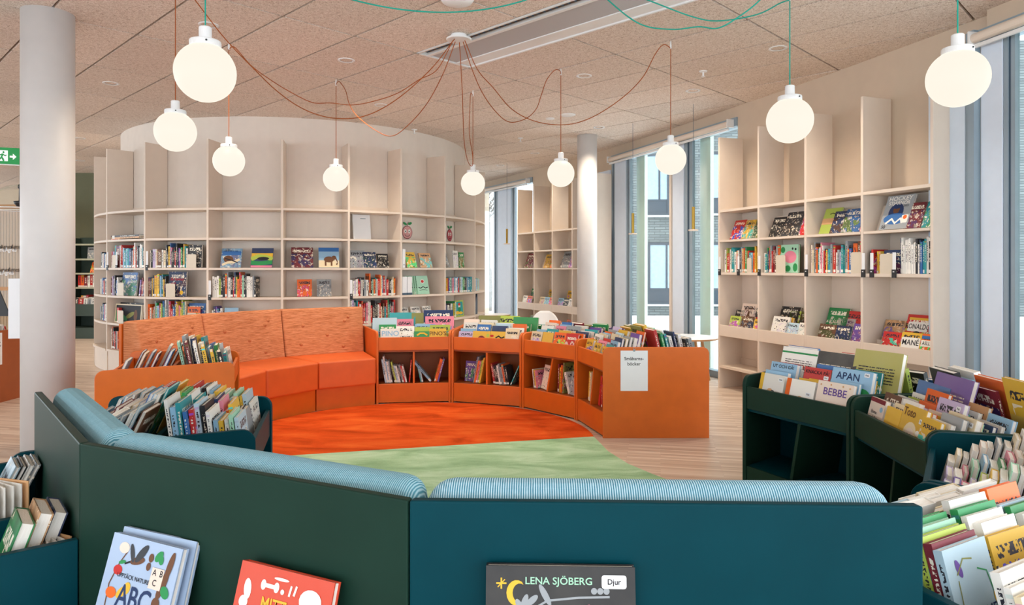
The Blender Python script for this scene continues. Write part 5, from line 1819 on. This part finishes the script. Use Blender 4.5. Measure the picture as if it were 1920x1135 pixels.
fill('pale_picture_book', gu[3], False, 4, 12, 'WWAWCWWAWGLWMWRGMMCYWWGWGWWGWAOWWGAO', where=GUN[3], group='picture books beside the green sofa back', wr=(.125, .15), hr=(.16, .185), tr=(.010, .022), rise=.06, z0=.55, lean=16, parts=True, y_in=.04, dense=.95, gap_at=7, gap_w=.085, cols=(0, 1, 2), special={
    (0, 7): dict(w=.155, h=.18, t=.022, c='A', style='plain', look='pale blue picture book with vine drawing', text=[('ANNA MED', .08, .05, .03, 'N')], shapes=[('V', ell(.04, .14, .008, .018, 20)), ('U', stroke([(.03, .12), (.025, .06), (.05, .02)], .003)), ('U', stroke([(.03, .13), (.06, .155), (.09, .15)], .003)), ('G', stroke([(.10, .13), (.13, .12), (.14, .07)], .003)), ('Y', ell(.14, .07, .006, .012))]),
    (0, 8): dict(w=.155, h=.18, t=.022, c='Z', style='art', look='dark red picture book with yellow leaves and sticker'),
    (0, 9): dict(w=.16, h=.18, t=.02, c='L', style='art', look='lime and mint picture book'),
    (0, 10): dict(w=.16, h=.18, t=.022, c='M', style='art', look='mint and white patterned picture book'),
    (0, 11): dict(w=.16, h=.18, t=.02, c='G', style='plain', hexc=None, look='bright green picture book with red spine')})
fill('pale_picture_book', gu[3], True, 3, 5, 'WCWWHWCWWCWWEAW', where=GUN[3], group='picture books beside the green sofa back', wr=(.15, .19), hr=(.15, .2), tr=(.014, .03), dense=.75)

# ================================================================== left end of the room
# rust brown bin behind the column
F = frame((-4.985, 6.62, 0), (.0, 1, 0)) if False else Matrix.Translation((-4.98, 6.36, 0))
rb = empty('book_bin', T(-4.98, 6.36, 0), 'rust brown book bin at the edge beyond the white column', 'book bin')
Mx = Matrix(((0, 0, -1, 0), (1, 0, 0, 0), (0, 1, 0, 0), (0, 0, 0, 1)))
obj('side_panel', MB().prism(rrect(0, .79, 0, .70, .03, 'cd'), 0, .022, 0, Mx), M_rust, rb)
obj('side_panel', MB().prism(rrect(0, .79, 0, .70, .03, 'cd'), .74, .762, 0, Mx), M_rust, rb)
obj('front_lip', MB().box(-.74, -.022, .01, .03, .515, .64), M_rust, rb)
obj('rear_lip', MB().box(-.74, -.022, .76, .78, .515, .64), M_rust, rb)
obj('trough_floor', MB().box(-.74, -.022, .03, .76, .497, .515), M_rust, rb)
obj('base_front', MB().box(-.74, -.022, .01, .03, 0.004, .19), M_rust, rb)
obj('back_panel', MB().box(-.74, -.022, .38, .4, .004, .497), M_rust, rb)
FRB = T(-4.98, 6.36, 0) @ RZ(90)
for k, c in enumerate('ENKRWGMTWSKYWR'):
    M = FRB @ T(.06 + .05 * k, .1 + .02 * (k % 3), .52) @ RY(-18)
    book('spare_book', .03, .18, random.uniform(.2, .26), M, c, 'art', '%s book, %s in the rust brown bin' % (CODES[c][1], ORD[k]), 'book', 'books in the rust brown bin')
nt = obj('notice_sheet', MB().box(0, .24, .37, .68, 0, .0012), M_paper, None, Matrix(((0, 0, 1, -4.978), (1, 0, 0, 6.58), (0, 1, 0, 0), (0, 0, 0, 1))))
tag(nt, 'white notice on the rust brown bin, cut by the picture edge', 'notice')
text('notice_text', 'da', .034, M_ink, nt, T(.20, .59, .002))
text('notice_text', 'er', .034, M_ink, nt, T(.21, .555, .002))
sg = obj('sign_board', MB().prism([(-.3, 0), (.28, 0), (.17, .26), (-.3, .26)], 0, .012), M_black, None, Matrix(((1, 0, 0, -5.3), (0, 0, -1, 7.0), (0, 1, 0, .83), (0, 0, 0, 1))))
tag(sg, 'black slanted sign board above the rust brown bin', 'sign')
sh = obj('paper_sheet', MB().box(0, .21, 0, .002, 0, .43), M_paper, None, frame((-3.605, 5.0, .805), (1, .18, 0)))
tag(sh, 'white paper sheet hung on the big white column', 'paper')
# exit sign
es = empty('exit_sign', frame((-4.62, 5.5, 2.16), (1, .42, 0)), 'green emergency exit sign with wheelchair and running person', 'sign')
M_signface = emit('exit_sign_face', lin('0c8a40'), .12)
M_signwhite = emit('exit_sign_white', (1, 1, 1, 1), .12)
obj('plate', MB().box(0, .62, 0, .02, 0, .135), M_signface, es)
obj('edge', MB().box(0, .62, -.001, .021, -.008, 0), M_white, es)
UP = Matrix(((1, 0, 0, 0), (0, 0, -1, -.001), (0, 1, 0, 0), (0, 0, 0, 1)))
def pic(polys, dx, name):
    mb = MB()
    for i, (p, mi) in enumerate(polys):
        mb.flat([(x * .62 + dx, .0675 + (y - .0675) * .92) for x, y in p], .0004 * (1 + (mi == 1) + .02 * i), mi)
    obj(name, mb, [M_signwhite, M_signface], es, UP)
pic([(rrect(0, .13, .02, .115, 0), 0), (ell(.082, .098, .011, .011), 1), (stroke([(.075, .085), (.06, .055), (.075, .04), (.085, .02)], .02), 1), (stroke([(.06, .055), (.04, .035), (.015, .032)], .015), 1), (stroke([(.075, .08), (.1, .068), (.115, .075)], .011), 1), (stroke([(.07, .082), (.045, .075), (.035, .055)], .011), 1)], .462, 'running_print')
pic([(stroke([(0, .062), (.05, .062)], .016), 0), ([(.035, .035), (.075, .062), (.035, .09)], 0)], .555, 'arrow_print')
pic([(ell(.03, .108, .011, .011), 0), (stroke([(.03, .095), (.035, .06), (.065, .055), (.08, .03)], .014), 0), (stroke([(.035, .082), (.06, .075)], .01), 0), (stroke([(.03 + .034 * math.cos(R(a)), .04 + .03 * math.sin(R(a))) for a in range(110, 350, 20)], .009), 0)], .385, 'wheelchair_print')
obj('hanger', MB().box(.3, .31, .008, .012, .135, ZC - 2.16), M_white, es)
# glass pendant in front of it
gp_ = empty('glass_pendant', T(-3.9, 5.55, 1.84), 'clear glass pendant lamp with dark bulb holder on black cord', 'lamp')
obj('cord', MB().tube([(0, 0, .14), (0, 0, ZC - 1.84)], .006, 8), M_black, gp_)
obj('bulb_holder', MB().lathe([(0.0, -.045), (.03, -.04), (.048, -.015), (.05, .0), (.016, .005), (.014, .1), (.022, .105), (.022, .13), (.008, .14)], 24), M_black, gp_, smooth=True)
M_clear = mk_glass()
M_clear.name = 'clear_lamp_glass'
obj('glass_shade', MB().lathe([(.02, .135), (.10, .115), (.18, .06), (.225, .0), (.24, -.06)], 40, caps=False), M_clear, gp_, smooth=True)
obj('shade_rim', MB().lathe([(.238, -.06), (.243, -.06), (.243, -.068), (.238, -.068), (.238, -.06)], 40, caps=False), M_white, gp_, smooth=True)
# glazed wall with names printed on it, wooden frame
gw = empty('glazed_partition', T(-11.94, 12.2, 0), 'wood framed glazed partition with curtain and printed names beyond the column', 'partition')
M_curtain = mk_ribbed('taupe_curtain', '9c7850', 'c29b72', 6.0)
obj('curtain', MB().box(0, 3.42, .25, .3, .1, 2.35), M_curtain, gw)
obj('pane', MB().box(0, 3.42, .0, .01, .1, 2.35), M_glass, gw)
obj('frame_post', MB().box(3.42, 3.50, -.03, .06, 0, 2.4), M_wood, gw)
obj('frame_rail', MB().box(0, 3.42, -.03, .06, .03, .1), M_wood, gw)
obj('frame_rail', MB().box(0, 3.42, -.03, .06, .92, .98), M_wood, gw)
obj('frame_rail', MB().box(0, 3.5, -.03, .06, 2.35, 2.42), M_wood, gw)
for r_ in range(2):
    for k in range(4):
        text('name_print', 'Agnes', .105, M_ink, gw, T(2.75 + .18 * k - .05 * r_, -.002, 1.68 - .4 * r_) @ RX(90), sx=.8)
        text('name_print', 'Agnes', .105, M_white, gw, T(2.65 + .18 * k - .05 * r_, -.002, 1.63 - .4 * r_) @ RX(90), sx=.8)
# dark green bookcase on the sage wall
db = empty('green_bookcase', T(-8.35, 13.1, 0), 'dark green bookcase against the sage wall between the columns', 'bookcase')
obj('back_panel', MB().box(0, 1.9, .40, .42, 0, 1.9), M_darkcase, db)
for x in (0, .93, 1.88):
    obj('upright', MB().box(x, x + .025, .1, .40, 0, 1.88), M_darkcase, db)
DZ = [.58, .95, 1.22, 1.49, 1.77]
for z in DZ:
    obj('shelf', MB().box(.03, 1.87, .1, .40, z - .03, z), plain('pale_green_shelf', 'b9bda6', .5), db)
obj('lower_front', MB().box(.0, 1.9, -.14, -.12, .42, .64), M_darkcase, db)
obj('lower_base', MB().box(.0, 1.9, -.14, .40, .0, .2), M_darkcase, db)
obj('lower_divider', MB().box(.61, .64, -.15, .40, .0, .7), M_darkcase, db)
obj('leaning_panel', MB().box(.72, 1.2, -.05, -.03, .2, .44), M_darkcase, db, RX(3))
FD = T(-8.35, 13.1, 0)
WD = 'green bookcase'
spines(FD, .12, .62, .14, DZ[1], 'ROZWRWQGGK', .19, .24, 'third shelf, ' + WD, 'column end', 'distant_book', wmin=.14)
spines(FD, .12, .5, .14, DZ[0], 'RYWRWEW', .17, .22, 'second shelf, ' + WD, 'column end', 'distant_book')
spines(FD, .72, .95, .14, DZ[0], 'OOKWRW', .17, .23, 'second shelf beyond divider, ' + WD, 'column end', 'distant_book')
spines(FD, .12, 1.2, -.1, .59, 'WKRWEWQWKWWRWW', .14, .19, 'front trough, ' + WD, 'column end', 'distant_book', lean=4)
facing('distant_book', FD, .30, .14, DZ[3], .15, .22, .02, 'E', 'art', 'silver framed face-out book on the top row of the dark green bookcase', 6, parts=False)
facing('distant_book', FD, .63, .14, DZ[3], .13, .24, .02, 'Y', 'photo', 'golden face-out book on the top row of the dark green bookcase', 6, parts=False)
facing('distant_book', FD, .36, .12, DZ[2], .16, .22, .015, 'O', 'art', 'orange leaning book, first of two on the dark green bookcase', 24, parts=False)
facing('distant_book', FD, .62, .12, DZ[2], .16, .22, .015, 'R', 'art', 'red leaning book, second of two on the dark green bookcase', 24, parts=False)

# ================================================================== tables, chair, sockets by the windows
def table(x, y, r, z, label):
    e = empty('round_table', T(x, y, 0), label, 'table')
    obj('table_top', MB().lathe([(0.0, z - .022), (r - .006, z - .022), (r, z - .012), (r, z - .004), (r - .004, z), (0.0, z)], 40), [M_white], e)
    obj('edge_band', MB().lathe([(r, z - .02), (r + .004, z - .018), (r + .004, z - .003), (r, z - .001)], 40, caps=False), M_wood, e)
    for k in range(4):
        a = PI / 4 + k * PI / 2
        obj('leg', MB().tube([(.55 * r * math.cos(a), .55 * r * math.sin(a), z - .02), (.8 * r * math.cos(a), .8 * r * math.sin(a), 0.0)], .018, 8), M_wood, e)
table(2.08, 8.35, .38, .49, 'white round table with wooden edge behind the orange bin by the tall window')
table(-.33, 12.25, .30, .50, 'round table with wooden edge before the narrow far window')
ch = empty('shell_chair', T(.42, 8.9, 0), 'white rounded shell chair behind the orange book bins', 'chair')
mb = MB()
n, m_ = 12, 10
for i in range(n + 1):
    u = i / n * 2 - 1
    for j in range(m_ + 1):
        v = j / m_
        hw = .195 * math.sqrt(max(0.0, 1 - (.97 * v) ** 3.2))
        mb.v.append((u * hw, .02 + .07 * v - .07 * (u * hw / .195) ** 2, .42 + .34 * v))
for i in range(n):
    for j in range(m_):
        p = i * (m_ + 1) + j
        mb.f.append((p, p + 1, p + m_ + 2, p + m_ + 1))
        mb.m.append(0)
back = obj('backrest', mb, M_white, ch, smooth=True)
so = back.modifiers.new('solid', 'SOLIDIFY')
so.thickness = .014
obj('seat', MB().prism(rrect(-.2, .2, -.36, .02, .09), .41, .43), M_white, ch, bevel=.008)
for sx in (-1, 1):
    for sy in (-.3, .0):
        obj('leg', MB().tube([(.15 * sx, sy, .41), (.19 * sx, sy + (.04 if sy == 0 else -.03), 0.0)], .012, 8), M_wood, ch)
f, L = fframe(11.75, 10.74, -.03)
ws = empty('wall_socket', f @ T(L * .56, -.002, .50), 'black double wall socket low on the white panel beside the slim column', 'socket')
obj('plate', MB().box(0, .09, -.03, 0, 0, .17), M_black, ws, bevel=.006)
obj('outlet', MB().lathe([(.028, 0), (.028, .003), (.02, .001), (0, .001)], 20, 0, T(.045, -.03, .045) @ RX(90)), M_gasket, ws)
obj('outlet', MB().lathe([(.028, 0), (.028, .003), (.02, .001), (0, .001)], 20, 0, T(.045, -.03, .125) @ RX(90)), M_gasket, ws)
sh = obj('paper_sheet', MB().box(0, .24, -.006, -.003, 0, .30), M_paper, None, f @ T(L * .40, 0, 1.2))
tag(sh, 'white paper sheet with one faint line on the panel beside the slim column', 'paper')
obj('line_print', MB().box(.05, .19, -.0072, -.0062, .23, .242), M_gasket, sh)

# ================================================================== lettering becomes plain mesh
bpy.context.view_layer.update()
dg = bpy.context.evaluated_depsgraph_get()
for o in [x for x in COL.objects if x.type == 'FONT']:
    me = bpy.data.meshes.new_from_object(o.evaluated_get(dg))
    n = bpy.data.objects.new(o.name.split('.')[0].replace('title', 'lettering').replace('text', 'lettering').replace('heading', 'lettering'), me)
    COL.objects.link(n)
    n.parent = o.parent
    n.matrix_local = o.matrix_local.copy()
    bpy.data.objects.remove(o)
